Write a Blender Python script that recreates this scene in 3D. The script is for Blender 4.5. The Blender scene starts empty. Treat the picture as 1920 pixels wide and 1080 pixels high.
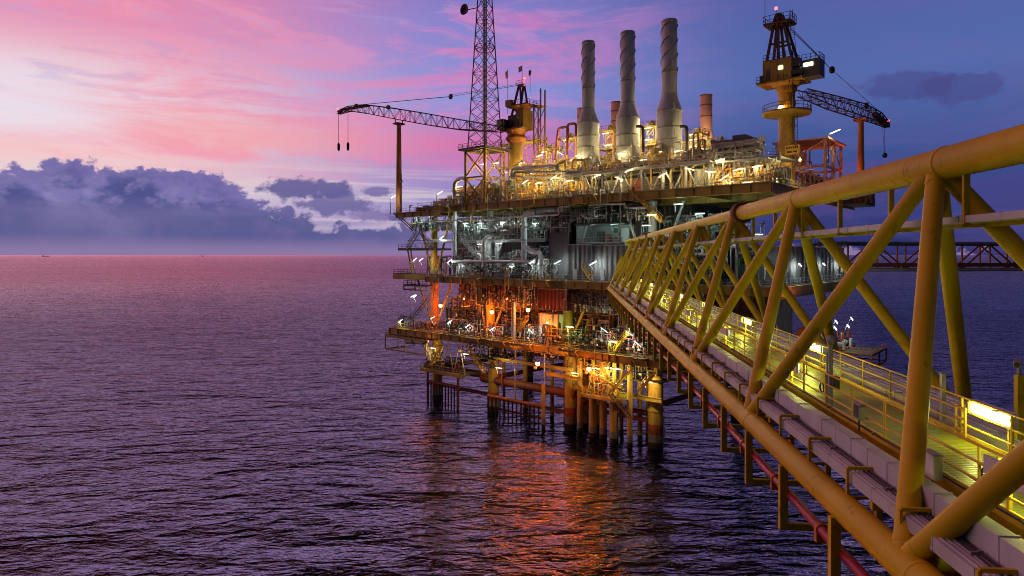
import bpy, math, random
from mathutils import Vector, Matrix
R = random.Random(11)
sc = bpy.context.scene
COL = sc.collection
PI = math.pi
CAMZ, F = 37.0, 1200.0
# ---------------------------------------------------------------- frames
U = Vector((.7483, -.6634, 0)); V = Vector((.6634, .7483, 0)); OR = Vector((23.4, 117.0, 0))
ROT = math.atan2(-.6634, .7483)
def W(u, v, z=0): return OR + U*u + V*v + Vector((0, 0, z))
def at(x, y, v=None, u=None):
    """where the line of sight of a measured point meets a vertical plane of the platform grid: (u, v, z)"""
    d = Vector(((x-960)/F, 1, 0)); zz = (477-y)/F
    if v is not None: t = (v+OR.dot(V))/d.dot(V)
    else: t = (u+OR.dot(U))/d.dot(U)
    p = d*t - OR
    return p.dot(U), p.dot(V), CAMZ+zz*t
def au(x, v): return at(x, 477, v)[0]
TOP, INT, MID, CEL = 48.6, 40.3, 31.7, 18.1

# ---------------------------------------------------------------- geometry collector
class G:
    def __init__(s): s.v = []; s.f = []; s.sm = []
    def add(s, vs, fs, smooth=False):
        n = len(s.v); s.v += [tuple(p) for p in vs]
        for f in fs: s.f.append([i+n for i in f]); s.sm.append(smooth)
        return s
    def box(s, x0, x1, y0, y1, z0, z1):
        return s.add([(x0,y0,z0),(x1,y0,z0),(x1,y1,z0),(x0,y1,z0),(x0,y0,z1),(x1,y0,z1),(x1,y1,z1),(x0,y1,z1)],
                     [(3,2,1,0),(4,5,6,7),(0,1,5,4),(1,2,6,5),(2,3,7,6),(3,0,4,7)])
    def cb(s, c, w, d, h): return s.box(c[0]-w/2, c[0]+w/2, c[1]-d/2, c[1]+d/2, c[2]-h/2, c[2]+h/2)
    def frame(s, p, q):
        d = (Vector(q)-Vector(p)); L = d.length
        if L < 1e-6: d = Vector((0,0,1))
        d = d.normalized()
        up = Vector((0,0,1)) if abs(d.z) < .95 else Vector((0,1,0))
        a = d.cross(up).normalized(); b = a.cross(d).normalized()
        return d, a, b
    def bar(s, p, q, w, h=None):
        h = h or w; p = Vector(p); q = Vector(q); d, a, b = s.frame(p, q); a = a*(w/2); b = b*(h/2)
        vs = [p-a-b, p+a-b, p+a+b, p-a+b, q-a-b, q+a-b, q+a+b, q-a+b]
        return s.add(vs, [(3,2,1,0),(4,5,6,7),(0,1,5,4),(1,2,6,5),(2,3,7,6),(3,0,4,7)])
    def beam(s, p, q, w, h):
        """an I section"""
        p = Vector(p); q = Vector(q); d, a, b = s.frame(p, q)
        t = min(w, h)*.16
        for k in (1, -1):
            o = b*(k*(h/2-t/2)); s.bar(p+o, q+o, w, t)
        return s.bar(p, q, t, h-2*t)
    def tube(s, p, q, r, n=8, r2=None, cap=True):
        p = Vector(p); q = Vector(q); r2 = r if r2 is None else r2; d, a, b = s.frame(p, q)
        vs = []
        for c, rr in ((p, r), (q, r2)):
            for i in range(n):
                t = 2*PI*i/n; vs.append(c+a*(rr*math.cos(t))+b*(rr*math.sin(t)))
        s.add(vs, [(i, i+n, (i+1) % n+n, (i+1) % n) for i in range(n)], True)
        if cap: s.add(vs, [tuple(range(n)), tuple(range(2*n-1, n-1, -1))])
        return s
    def pipe(s, pts, r, n=8, bend=None, seg=3):
        P = [Vector(p) for p in pts]; bend = bend or r*2.2
        out = [P[0]]
        for i in range(1, len(P)-1):
            a = (P[i-1]-P[i]); b = (P[i+1]-P[i]); k = min(bend, a.length*.45, b.length*.45)
            a = P[i]+a.normalized()*k; b = P[i]+b.normalized()*k
            for j in range(seg+1):
                t = j/seg; out.append(a*(1-t)**2+P[i]*(2*t*(1-t))+b*t*t)
        out.append(P[-1]); rings = []; prev = None
        for i, p in enumerate(out):
            d = ((out[min(i+1, len(out)-1)]-p).normalized()+(p-out[max(i-1, 0)]).normalized())
            d = d.normalized() if d.length > 1e-6 else Vector((0,0,1))
            if prev is None:
                up = Vector((0,0,1)) if abs(d.z) < .95 else Vector((0,1,0)); a = d.cross(up).normalized()
            else:
                a = prev-d*prev.dot(d)
                a = a.normalized() if a.length > 1e-5 else d.orthogonal().normalized()
            prev = a; b = a.cross(d); rings += [p+a*(r*math.cos(2*PI*k/n))+b*(r*math.sin(2*PI*k/n)) for k in range(n)]
        m = len(out)
        s.add(rings, [(j*n+k, j*n+(k+1) % n, (j+1)*n+(k+1) % n, (j+1)*n+k) for j in range(m-1) for k in range(n)], True)
        return s.add(rings, [tuple(range(n-1, -1, -1)), tuple(range((m-1)*n, m*n))])
    def lathe(s, c, prof, n=16, axis='z'):
        vs = []
        for r, h in prof:
            for k in range(n):
                a = 2*PI*k/n; x, y = r*math.cos(a), r*math.sin(a)
                vs.append({'z': (c[0]+x, c[1]+y, c[2]+h), 'x': (c[0]+h, c[1]+x, c[2]+y), 'y': (c[0]+x, c[1]+h, c[2]-y)}[axis])
        m = len(prof)
        s.add(vs, [(j*n+k, j*n+(k+1) % n, (j+1)*n+(k+1) % n, (j+1)*n+k) for j in range(m-1) for k in range(n)], True)
        return s.add(vs, [tuple(range(n-1, -1, -1)), tuple(range((m-1)*n, m*n))])
    def hoop(s, c, RR, r, n=14, axis='z'):
        pts = []
        for k in range(n+1):
            a = 2*PI*k/n; x, y = RR*math.cos(a), RR*math.sin(a)
            pts.append({'z': (c[0]+x, c[1]+y, c[2]), 'x': (c[0], c[1]+x, c[2]+y), 'y': (c[0]+x, c[1], c[2]+y)}[axis])
        for k in range(n): s.tube(pts[k], pts[k+1], r, 4, cap=False)
        return s
    def rail(s, pts, h=1.15, step=1.8, r=.045, mid=2, toe=True):
        P = [Vector(p) for p in pts]
        for a, b in zip(P, P[1:]):
            L = (b-a).length; n = max(1, round(L/step))
            for k in range(n+1):
                p = a.lerp(b, k/n); s.bar(p, p+Vector((0,0,h)), r*1.6)
            for j in range(1, mid+1):
                o = Vector((0,0,h*j/mid)); s.bar(a+o, b+o, r*1.5)
            if toe: s.bar(a+Vector((0,0,.08)), b+Vector((0,0,.08)), .03, .16)
        return s
    def ladder(s, p, q, w=.5, axis='x'):
        p = Vector(p); q = Vector(q); a = Vector((1,0,0)) if axis == 'x' else Vector((0,1,0)); a = a*(w/2)
        s.bar(p-a, q-a, .07); s.bar(p+a, q+a, .07); L = (q-p).length; n = max(2, int(L/.45))
        for k in range(n):
            c = p.lerp(q, (k+.5)/n); s.bar(c-a, c+a, .045)
        return s
    def stair(s, p, q, w=1.0, off=(0,1,0)):
        """a flight from p to q with treads and two handrails, w wide along off"""
        p = Vector(p); q = Vector(q); o = Vector(off)*w
        for k in (Vector((0,0,0)), o):
            s.bar(p+k, q+k, .08, .28); s.bar(p+k+Vector((0,0,1.05)), q+k+Vector((0,0,1.05)), .07)
            s.bar(p+k+Vector((0,0,.55)), q+k+Vector((0,0,.55)), .05)
            for t in (0, .25, .5, .75, 1):
                c = p.lerp(q, t)+k; s.bar(c, c+Vector((0,0,1.05)), .06)
        n = max(3, int(abs(q.z-p.z)/.24)); d = (q-p); d.z = 0; d = d.normalized()*.13
        for k in range(n):
            c = p.lerp(q, (k+.5)/n); s.add([c-d, c-d+o, c+d+o, c+d, c-d-Vector((0,0,.04)), c-d+o-Vector((0,0,.04)), c+d+o-Vector((0,0,.04)), c+d-Vector((0,0,.04))],
                [(0,1,2,3),(7,6,5,4),(0,4,5,1),(1,5,6,2),(2,6,7,3),(3,7,4,0)])
        return s
    def build(s, name, mat, parent=None, label=None):
        me = bpy.data.meshes.new(name); me.from_pydata(s.v, [], s.f)
        me.polygons.foreach_set('use_smooth', s.sm); me.materials.append(mat); me.update()
        o = bpy.data.objects.new(name, me); COL.objects.link(o); o.parent = parent
        if label: o['label'] = label
        return o

THINGS = []
def tag(o, label, cat, group=None, where=False):
    o['label'] = label; o['category'] = cat
    if group: o['group'] = group
    THINGS.append([o, where]); return o
def thing(name, label, cat, loc, rz=ROT, group=None, where=False):
    o = bpy.data.objects.new(name, None); o.empty_display_size = .3; COL.objects.link(o)
    o.location = loc; o.rotation_euler = (0, 0, rz); return tag(o, label, cat, group, where)
def pthing(name, label, cat, u, v, z, group=None, where=False, rz=0):
    return thing(name, label, cat, W(u, v, z), ROT+rz, group, where)
def kids(o): return CH.get(o.name, [])
def dup(root, loc, rz=None, label=None, group=None, scale=None, energy=None):
    r = root.copy(); COL.objects.link(r); r.location = loc
    if rz is not None: r.rotation_euler = (0, 0, rz)
    if scale: r.scale = scale
    r['label'] = label or root['label']
    if group: r['group'] = group
    for ch in [c for c in root.children]:
        c = ch.copy(); COL.objects.link(c); c.parent = r
        if c.type == 'LIGHT' and energy is not None:
            c.data = light_data(*energy)
        for g in [x for x in ch.children]:
            d = g.copy(); COL.objects.link(d); d.parent = c
    THINGS.append([r, True]); return r

# ---------------------------------------------------------------- materials
def lin(c):
    return tuple(((x/255)/12.92 if x/255 <= .04045 else (((x/255)+.055)/1.055)**2.4) for x in c)+(1,)
def nt(m):
    m.use_nodes = True; t = m.node_tree; t.nodes.clear(); return t
def paint(name, col, rough=.5, rust=.25, rustcol=(.09, .035, .012), metal=0.0, scale=.35, spec=.5, var=.3):
    m = bpy.data.materials.new(name); t = nt(m); N = t.nodes.new; L = t.links.new
    out = N('ShaderNodeOutputMaterial'); b = N('ShaderNodeBsdfPrincipled'); L(b.outputs[0], out.inputs[0])
    tc = N('ShaderNodeTexCoord'); mp = N('ShaderNodeMapping'); mp.inputs['Scale'].default_value = (1, 1, .35); L(tc.outputs['Object'], mp.inputs[0])
    n1 = N('ShaderNodeTexNoise'); n1.inputs['Scale'].default_value = scale; n1.inputs['Detail'].default_value = 6; L(mp.outputs[0], n1.inputs[0])
    n2 = N('ShaderNodeTexNoise'); n2.inputs['Scale'].default_value = scale*6; n2.inputs['Detail'].default_value = 5; n2.inputs['Roughness'].default_value = .65; L(mp.outputs[0], n2.inputs[0])
    r1 = N('ShaderNodeMapRange'); r1.inputs['From Min'].default_value = .3; r1.inputs['From Max'].default_value = .7; r1.inputs['To Min'].default_value = 1-var; r1.inputs['To Max'].default_value = 1+var*.6; L(n1.outputs[0], r1.inputs[0])
    vm = N('ShaderNodeVectorMath'); vm.operation = 'SCALE'; vm.inputs[0].default_value = col[:3]; L(r1.outputs[0], vm.inputs['Scale'])
    mx = N('ShaderNodeMix'); mx.data_type = 'RGBA'; L(vm.outputs[0], mx.inputs['A']); mx.inputs['B'].default_value = (*rustcol, 1)
    r2 = N('ShaderNodeMapRange'); r2.inputs['From Min'].default_value = .68-rust*.35; r2.inputs['From Max'].default_value = .80-rust*.3; r2.inputs['To Max'].default_value = min(1, .35+rust*1.3) if rust > 0 else 0
    L(n2.outputs[0], r2.inputs[0]); L(r2.outputs[0], mx.inputs['Factor']); L(mx.outputs['Result'], b.inputs['Base Color'])
    b.inputs['Roughness'].default_value = rough; b.inputs['Metallic'].default_value = metal; b.inputs['Specular IOR Level'].default_value = spec
    r3 = N('ShaderNodeMapRange'); r3.inputs['To Min'].default_value = rough*.75; r3.inputs['To Max'].default_value = min(1, rough*1.4); L(n2.outputs[0], r3.inputs[0]); L(r3.outputs[0], b.inputs['Roughness'])
    n3 = N('ShaderNodeTexNoise'); n3.inputs['Scale'].default_value = 9; n3.inputs['Detail'].default_value = 4; L(tc.outputs['Object'], n3.inputs[0]); bp = N('ShaderNodeBump'); bp.inputs['Strength'].default_value = .25; bp.inputs['Distance'].default_value = .01; L(n3.outputs[0], bp.inputs['Height']); L(bp.outputs[0], b.inputs['Normal'])
    return m
def emit(name, col, st):
    m = bpy.data.materials.new(name); t = nt(m); e = t.nodes.new('ShaderNodeEmission'); o = t.nodes.new('ShaderNodeOutputMaterial')
    e.inputs[0].default_value = (*col, 1); e.inputs[1].default_value = st; t.links.new(e.outputs[0], o.inputs[0]); return m
M = dict(
    bridge=paint('bridge_yellow', (.58, .43, .008), .42, .22, scale=.5, var=.2, spec=.2),
    bridge_rust=paint('collar_rust', (.16, .07, .02), .7, .6),
    railing=paint('rail_yellow', (.78, .58, .03), .45, .15, scale=.8),
    galv=paint('galvanised', (.30, .31, .33), .5, .06, scale=1.2, metal=.3, var=.25),
    duct=paint('cable_duct', (.50, .55, .53), .5, .05, scale=.8, var=.2),
    floor=paint('deck_floor', (.36, .36, .03), .35, .18, scale=.5),
    redpipe=paint('red_pipe', (.36, .015, .04), .35, .1),
    strap=paint('orange_strap', (.5, .14, .02), .5, .1),
    girder=paint('girder_ochre', (.46, .31, .06), .6, .24, (.12, .06, .018), scale=.22, var=.55),
    deck=paint('deck_plate', (.10, .08, .06), .8, .3),
    leg=paint('leg_ochre', (.60, .38, .07), .6, .2, scale=.2),
    marine=paint('marine_growth', (.02, .02, .016), .9, .1),
    foot=paint('pale_growth', (.25, .25, .2), .9, .3),
    brown=paint('red_brown', (.20, .05, .03), .6, .4),
    orange=paint('orange_steel', (.5, .17, .035), .5, .3),
    salmon=paint('salmon_glow_tint', (.85, .47, .45), .6, .15),  # pink glow on the rear stacks and frame, put into the base colour
    stack=paint('stack_grey', (.60, .64, .74), .5, .14, (.26, .24, .24), scale=.3),
    stackdark=paint('stack_strake', (.07, .06, .07), .7, .2),
    grey=paint('grey_steel', (.32, .34, .35), .5, .12),
    pale=paint('pale_pipe', (.45, .46, .47), .35, .06, metal=.3),
    darkgrey=paint('dark_steel', (.055, .055, .06), .6, .25),
    cream=paint('cream_steel', (.50, .40, .17), .5, .15),
    yellow=paint('yellow_steel', (.60, .36, .03), .45, .15),
    white=paint('white_paint', (.65, .65, .62), .45, .08),
    black=paint('black_steel', (.018, .016, .016), .5, .1),
    red=paint('red_paint', (.10, .014, .01), .5, .15),
    green=paint('green_paint', (.05, .16, .10), .5, .2),
    blue=paint('blue_paint', (.05, .10, .2), .5, .2),
    crane=paint('crane_ochre', (.34, .20, .03), .6, .4),
    boom=paint('boom_rust', (.10, .045, .03), .7, .5),
    cable=paint('cable_black', (.02, .02, .02), .6, 0),
    rust=paint('rusty_orange', (.38, .09, .03), .7, .5),
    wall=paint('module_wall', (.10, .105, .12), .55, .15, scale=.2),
    glass=paint('dark_glass', (.01, .012, .015), .1, 0),
)
EM = dict(
    cool=emit('tube_cool', (.66, 1, .82), 3.2), white=emit('tube_white', (.86, 1, .95), 3.2), warm=emit('tube_warm', (1, .82, .42), 6),
    amber=emit('flood_amber', (1, .50, .10), 40), sod=emit('flood_sodium', (1, .30, .04), 45), red=emit('beacon_red', (1, .05, .05), 10), lime=emit('tube_lime', (.9, 1, .4), 14), panel=emit('panel_white', (1, 1, .80), 1.15), tube=emit('tube_core', (1, 1, .95), 8))
CT = dict(cool=(.72, 1, .84), white=(.9, 1, .9), warm=(1, .72, .28), amber=(1, .45, .06), sod=(1, .20, .015), red=(1, .08, .05), lime=(.85, 1, .16), panel=(.96, 1, .16))

_ld = {}
def light_data(kind, e, rad=.2):
    k = (kind, e, rad)
    if k not in _ld:
        l = bpy.data.lights.new('lamp_'+kind, 'POINT'); l.energy = e; l.color = CT[kind]; l.shadow_soft_size = rad; _ld[k] = l
    return _ld[k]
def add_light(parent, loc, kind, e, rad=.2):
    o = bpy.data.objects.new('lamp_light', light_data(kind, e, rad)); COL.objects.link(o); o.parent = parent; o.location = loc; return o

# ================================================================= WORLD
def make_world():
    w = bpy.data.worlds.new('World'); sc.world = w; w.use_nodes = True; t = w.node_tree; t.nodes.clear()
    N = t.nodes.new; L = t.links.new
    def sock(x):
        return x if hasattr(x, 'node') else None
    def Mth(op, a, b=None, c=None, clamp=False):
        n = N('ShaderNodeMath'); n.operation = op; n.use_clamp = clamp
        for i, x in enumerate((a, b, c)):
            if x is None: continue
            if sock(x): L(x, n.inputs[i])
            else: n.inputs[i].default_value = x
        return n.outputs[0]
    def step(x, a, b):
        n = N('ShaderNodeMapRange'); n.interpolation_type = 'SMOOTHSTEP'; L(x, n.inputs[0])
        for i, q in ((1, a), (2, b)):
            if sock(q): L(q, n.inputs[i])
            else: n.inputs[i].default_value = q
        return n.outputs[0]
    def ramp(x, stops, interp='LINEAR'):
        n = N('ShaderNodeValToRGB'); L(x, n.inputs[0]); cr = n.color_ramp; cr.interpolation = interp
        while len(cr.elements) < len(stops): cr.elements.new(.5)
        for e, (p, c) in zip(cr.elements, stops): e.position = p
        for e, (p, c) in zip(cr.elements, stops): e.color = lin(c) if len(c) == 3 else (c[0],)*3+(1,)
        return n.outputs[0]
    def mix(f, a, b):
        n = N('ShaderNodeMix'); n.data_type = 'RGBA'
        for k, q in (('Factor', f), ('A', a), ('B', b)):
            if sock(q): L(q, n.inputs[k])
            elif k == 'Factor': n.inputs[k].default_value = q
            else: n.inputs[k].default_value = lin(q)
        return n.outputs['Result']
    def noise(vec, sc_, detail=5, rough=.5, dist=0):
        n = N('ShaderNodeTexNoise'); L(vec, n.inputs[0]); n.inputs['Scale'].default_value = sc_; n.inputs['Detail'].default_value = detail
        n.inputs['Roughness'].default_value = rough; n.inputs['Distortion'].default_value = dist; return n.outputs[0]
    tc = N('ShaderNodeTexCoord'); sp = N('ShaderNodeSeparateXYZ'); L(tc.outputs['Generated'], sp.inputs[0])
    x, y, z = sp.outputs
    hl = Mth('SQRT', Mth('ADD', Mth('MULTIPLY', x, x), Mth('MULTIPLY', y, y)))
    s = Mth('DIVIDE', x, Mth('MAXIMUM', hl, .001))           # -1 west .. +1 east
    el = Mth('DIVIDE', z, Mth('MAXIMUM', hl, .05))           # tan of elevation
    e = Mth('MULTIPLY', el, 2.0, clamp=True)                 # 0..0.5 -> 0..1
    def comb(a, b, c=0.0):
        n = N('ShaderNodeCombineXYZ')
        for i, q in enumerate((a, b, c)):
            if sock(q): L(q, n.inputs[i])
            else: n.inputs[i].default_value = q
        return n.outputs[0]
    # gradients for the west, middle and east of the view
    west = ramp(e, [(0, (150,128,172)), (.10, (185,170,205)), (.18, (238,218,222)), (.27, (248,200,204)), (.36, (242,220,232)), (.47, (240,198,212)), (.62, (232,150,185)), (1, (232,112,150))])
    midc = ramp(e, [(0, (118,98,150)), (.08, (165,150,198)), (.20, (150,140,202)), (.33, (158,138,205)), (.5, (146,150,220)), (.8, (134,128,204)), (1, (190,95,150))])
    east = ramp(e, [(0, (40,42,98)), (.10, (54,60,122)), (.28, (62,82,146)), (.5, (84,108,174)), (.75, (84,98,168)), (1, (62,72,140))])
    f1 = step(s, -.55, -.05); f2 = step(s, -.06, .40)
    base = mix(f2, mix(f1, west, midc), east)
    # long pink cirrus
    vstr = comb(Mth('MULTIPLY', x, 1.0), Mth('MULTIPLY', y, 1.0), Mth('MULTIPLY', z, 5.5))
    wv = N('ShaderNodeVectorMath'); wv.operation = 'ADD'; L(vstr, wv.inputs[0])
    nn = N('ShaderNodeTexNoise'); nn.inputs['Scale'].default_value = 2.2; nn.inputs['Detail'].default_value = 3; L(vstr, nn.inputs[0])
    wsc = N('ShaderNodeVectorMath'); wsc.operation = 'SCALE'; wsc.inputs['Scale'].default_value = .55; L(nn.outputs['Color'], wsc.inputs[0]); L(wsc.outputs[0], wv.inputs[1])
    c1 = noise(wv.outputs[0], 3.4, 8, .60); c2 = noise(wv.outputs[0], 11, 6, .64)
    cm = step(Mth('ADD', Mth('MULTIPLY', c1, .62), Mth('MULTIPLY', c2, .38)), .44, .60)
    fall = Mth('SUBTRACT', 1, step(s, -.12, .38))
    fall = Mth('MULTIPLY', fall, Mth('MULTIPLY', step(e, .18, .30), Mth('SUBTRACT', 1, Mth('MULTIPLY', step(e, .7, 1.0), .6))))
    # keep the far west pale
    pale = Mth('MULTIPLY', Mth('SUBTRACT', 1, step(Mth('ADD', s, Mth('MULTIPLY', Mth('SUBTRACT', c1, .5), .35)), -.62, -.42)), Mth('MULTIPLY', step(e, .27, .34), Mth('SUBTRACT', 1, step(e, .44, .56))))
    pk = mix(step(s, -.5, .0), (248,158,180), (222,124,186))
    skyc = mix(Mth('MULTIPLY', Mth('MULTIPLY', cm, fall), Mth('SUBTRACT', .85, Mth('MULTIPLY', pale, .8))), base, pk)
    skyc = mix(Mth('MULTIPLY', pale, .6), skyc, (236,230,242))
    bm = Mth('MULTIPLY', step(c2, .50, .64), Mth('MULTIPLY', step(e, .3, .5), Mth('SUBTRACT', 1, step(s, -.05, .3))))
    skyc = mix(Mth('MULTIPLY', bm, .28), skyc, (160,164,225))
    # strong pink belt low over the sea
    wob = Mth('MULTIPLY', Mth('SUBTRACT', c1, .5), .10)
    eb = Mth('ADD', Mth('ADD', e, wob), Mth('MULTIPLY', s, .04))
    belt = Mth('MULTIPLY', step(eb, .265, .315), Mth('SUBTRACT', 1, step(eb, .33, .45)))
    belt = Mth('MULTIPLY', belt, Mth('MULTIPLY', Mth('SUBTRACT', 1, step(s, .00, .16)), step(s, -.60, -.42)))
    skyc = mix(Mth('MULTIPLY', belt, .66), skyc, mix(step(s, -.4, .0), (250,168,170), (226,108,168)))
    # blue-violet cirrus patches in the east
    cb = Mth('MULTIPLY', step(c1, .46, .66), step(s, .1, .45))
    skyc = mix(Mth('MULTIPLY', cb, .28), skyc, (112,100,170))
    # pale streaks just over the horizon cloud
    st = noise(comb(x, y, Mth('MULTIPLY', z, 22)), 3.0, 6, .6)
    stm = Mth('MULTIPLY', step(st, .47, .62), Mth('MULTIPLY', step(e, .04, .12), Mth('SUBTRACT', 1, step(e, .2, .3))))
    stm = Mth('MULTIPLY', stm, Mth('SUBTRACT', 1, step(s, -.05, .15)))
    skyc = mix(Mth('MULTIPLY', stm, .6), skyc, (232,212,214))
    # cumulus bank: top line over s, broken by noise
    pv = comb(Mth('MULTIPLY', s, 1.0), Mth('MULTIPLY', el, 1.35), y)
    nA = noise(pv, 15, 9, .60, .25); nB = noise(pv, 42, 6, .62, .1); nC = noise(pv, 5.5, 3, .5)
    s01 = Mth('MULTIPLY_ADD', s, .5, .5)
    hgt = ramp(s01, [(0, (.15,)), (.185, (.235,)), (.23, (.225,)), (.275, (.225,)), (.30, (.20,)), (.325, (.15,)), (.36, (.115,)), (.42, (.085,)), (.48, (.06,)), (.56, (.03,)), (1, (.0,))])
    bump = Mth('ADD', Mth('MULTIPLY', Mth('SUBTRACT', nA, .5), .26), Mth('ADD', Mth('MULTIPLY', Mth('SUBTRACT', nB, .5), .07), Mth('MULTIPLY', Mth('SUBTRACT', nC, .5), .12)))
    edge = Mth('SUBTRACT', Mth('ADD', hgt, bump), e)
    cmask = step(edge, .0, .018)
    deep = step(edge, .0, .10)
    cl1 = mix(step(nA, .40, .60), (126,122,182), (62,72,138))
    cl1 = mix(Mth('MULTIPLY', step(nB, .48, .66), .40), cl1, (160,145,198))
    rim = mix(deep, (118,108,172), cl1)
    low = mix(step(nC, .40, .62), (86,90,146), (116,110,162))
    gap = Mth('SUBTRACT', 1, step(e, .10, .165))
    cl = mix(gap, rim, mix(step(nA, .42, .6), low, (100,96,152)))
    cl = mix(Mth('SUBTRACT', 1, step(e, .005, .06)), cl, (140,122,168))
    skyc = mix(Mth('MULTIPLY', cmask, .96), skyc, cl)
    # loose dark clouds right of the bank and faint ones in the east
    def blob(s0, e0, ws, we, colr, amt):
        a = Mth('DIVIDE', Mth('SUBTRACT', s, s0), ws); b = Mth('DIVIDE', Mth('SUBTRACT', e, e0), we)
        d = Mth('SQRT', Mth('ADD', Mth('MULTIPLY', a, a), Mth('MULTIPLY', b, b)))
        d = Mth('ADD', d, Mth('MULTIPLY', Mth('SUBTRACT', nA, .5), 3.6)); d = Mth('ADD', d, Mth('MULTIPLY', Mth('SUBTRACT', nB, .5), 1.4))
        return Mth('MULTIPLY', Mth('SUBTRACT', 1, step(d, .75, 1.25)), amt), colr
    for bl in ((-.315, .195, .05, .030, (92,88,150), .9), (-.265, .150, .06, .028, (104,98,158), .85), (-.205, .19, .022, .014, (112,102,165), .8), (-.19, .12, .06, .02, (120,106,160), .7),
               (.52, .45, .036, .035, (70,66,130), .5), (.575, .42, .03, .03, (72,68,130), .5), (.60, .15, .06, .05, (80,70,140), .35), (.47, .19, .09, .06, (96,72,140), .35)):
        a, c = blob(*bl); skyc = mix(a, skyc, c)
    below = step(el, -.02, .0)
    skyc = mix(below, (90,72,120), skyc)
    # the vault overhead is darker than the glow near the sea
    dk = N('ShaderNodeVectorMath'); dk.operation = 'SCALE'; L(skyc, dk.inputs[0])
    L(Mth('SUBTRACT', 1, Mth('MULTIPLY', step(el, .36, .62), Mth('MULTIPLY_ADD', step(s, -.55, -.12), .80, .0))), dk.inputs['Scale']); skyc = dk.outputs[0]
    skyc = mix(step(Mth('MULTIPLY', y, -1.0), -.25, .35), skyc, (46,49,62))
    bg = N('ShaderNodeBackground'); L(skyc, bg.inputs[0]); bg.inputs[1].default_value = 1.0
    # dusk sky underneath the clouds' colour
    nis = N('ShaderNodeTexSky'); nis.sky_type = 'NISHITA'; nis.sun_disc = False; nis.sun_elevation = math.radians(1.0); nis.sun_rotation = math.radians(-78)
    bg2 = N('ShaderNodeBackground'); L(nis.outputs[0], bg2.inputs[0]); bg2.inputs[1].default_value = .05
    mxs = N('ShaderNodeMixShader'); mxs.inputs[0].default_value = .04; L(bg.outputs[0], mxs.inputs[1]); L(bg2.outputs[0], mxs.inputs[2])
    out = N('ShaderNodeOutputWorld'); L(mxs.outputs[0], out.inputs[0])
make_world()
sl = bpy.data.lights.new('sun', 'SUN'); sl.energy = .3; sl.angle = math.radians(40); sl.color = (1, .55, .55)
so = bpy.data.objects.new('sun', sl); COL.objects.link(so)
so.rotation_euler = Vector((math.sin(math.radians(-78)), math.cos(math.radians(-78)), .22)).to_track_quat('Z', 'Y').to_euler()

cam = bpy.data.cameras.new('camera'); co = bpy.data.objects.new('camera', cam); COL.objects.link(co); sc.camera = co
co.location = (0, 0, CAMZ); co.rotation_euler = (PI/2, 0, 0); cam.lens = 22.5; cam.sensor_width = 36; cam.shift_y = -63/1920; cam.clip_end = 60000; cam.clip_start = .2

# ================================================================= SEA
def water_mat():
    m = bpy.data.materials.new('sea_water'); t = nt(m); N = t.nodes.new; L = t.links.new
    out = N('ShaderNodeOutputMaterial'); g = N('ShaderNodeNewGeometry')
    def mth(op, a, b=None, clamp=False):
        n = N('ShaderNodeMath'); n.operation = op; n.use_clamp = clamp
        for i, x in enumerate((a, b)):
            if x is None: continue
            if hasattr(x, 'node'): L(x, n.inputs[i])
            else: n.inputs[i].default_value = x
        return n.outputs[0]
    def noise(sc_, det, ro, rot, stretch, dist=.3):
        mp = N('ShaderNodeMapping'); mp.inputs['Rotation'].default_value = (0, 0, math.radians(rot)); mp.inputs['Scale'].default_value = (stretch, 1, 1); L(g.outputs['Position'], mp.inputs[0])
        n = N('ShaderNodeTexNoise'); L(mp.outputs[0], n.inputs[0]); n.inputs['Scale'].default_value = sc_; n.inputs['Detail'].default_value = det; n.inputs['Roughness'].default_value = ro
        n.inputs['Distortion'].default_value = dist; return n.outputs[0]
    def sharp(x, k=1.6):
        """rounded troughs, sharp crests"""
        a = mth('ABSOLUTE', mth('SUBTRACT', x, .5)); return mth('POWER', mth('SUBTRACT', 1, mth('MULTIPLY', a, 2.4), True), k)
    h = mth('MULTIPLY', noise(.022, 2, .5, -18, .5), 4.0)
    h = mth('ADD', h, mth('MULTIPLY', sharp(noise(.07, 3, .55, -16, .42)), 2.0))
    h = mth('ADD', h, mth('MULTIPLY', sharp(noise(.24, 3, .6, -8, .5)), .62))
    h = mth('ADD', h, mth('MULTIPLY', noise(.8, 4, .6, 0, .40), .62))
    h = mth('ADD', h, mth('MULTIPLY', noise(3.0, 2, .6, -6, .45), .07))
    bp = N('ShaderNodeBump'); bp.inputs['Distance'].default_value = 1.0; bp.inputs['Strength'].default_value = 1.0; L(h, bp.inputs['Height'])
    ln = N('ShaderNodeVectorMath'); ln.operation = 'LENGTH'; L(g.outputs['Position'], ln.inputs[0])
    rr = N('ShaderNodeMapRange'); rr.inputs['From Min'].default_value = 120; rr.inputs['From Max'].default_value = 1200; rr.inputs['To Min'].default_value = .03; rr.inputs['To Max'].default_value = .34
    L(ln.outputs['Value'], rr.inputs[0])
    gl = N('ShaderNodeBsdfGlossy'); gl.inputs['Color'].default_value = (1, .84, .88, 1); L(rr.outputs[0], gl.inputs['Roughness']); L(bp.outputs[0], gl.inputs['Normal'])
    df = N('ShaderNodeBsdfDiffuse'); df.inputs['Color'].default_value = (.0003, .0005, .0016, 1)
    fr = N('ShaderNodeFresnel'); fr.inputs['IOR'].default_value = 1.34; L(bp.outputs[0], fr.inputs['Normal'])
    # wind patches: rougher and smoother water
    wp = noise(.006, 3, .5, 10, .4); f = mth('MULTIPLY', mth('POWER', fr.outputs[0], 1.8), mth('ADD', 2.0, mth('MULTIPLY', wp, 3.2)), True)
    mx = N('ShaderNodeMixShader'); L(f, mx.inputs[0]); L(df.outputs[0], mx.inputs[1]); L(gl.outputs[0], mx.inputs[2]); L(mx.outputs[0], out.inputs[0])
    return m
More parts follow.
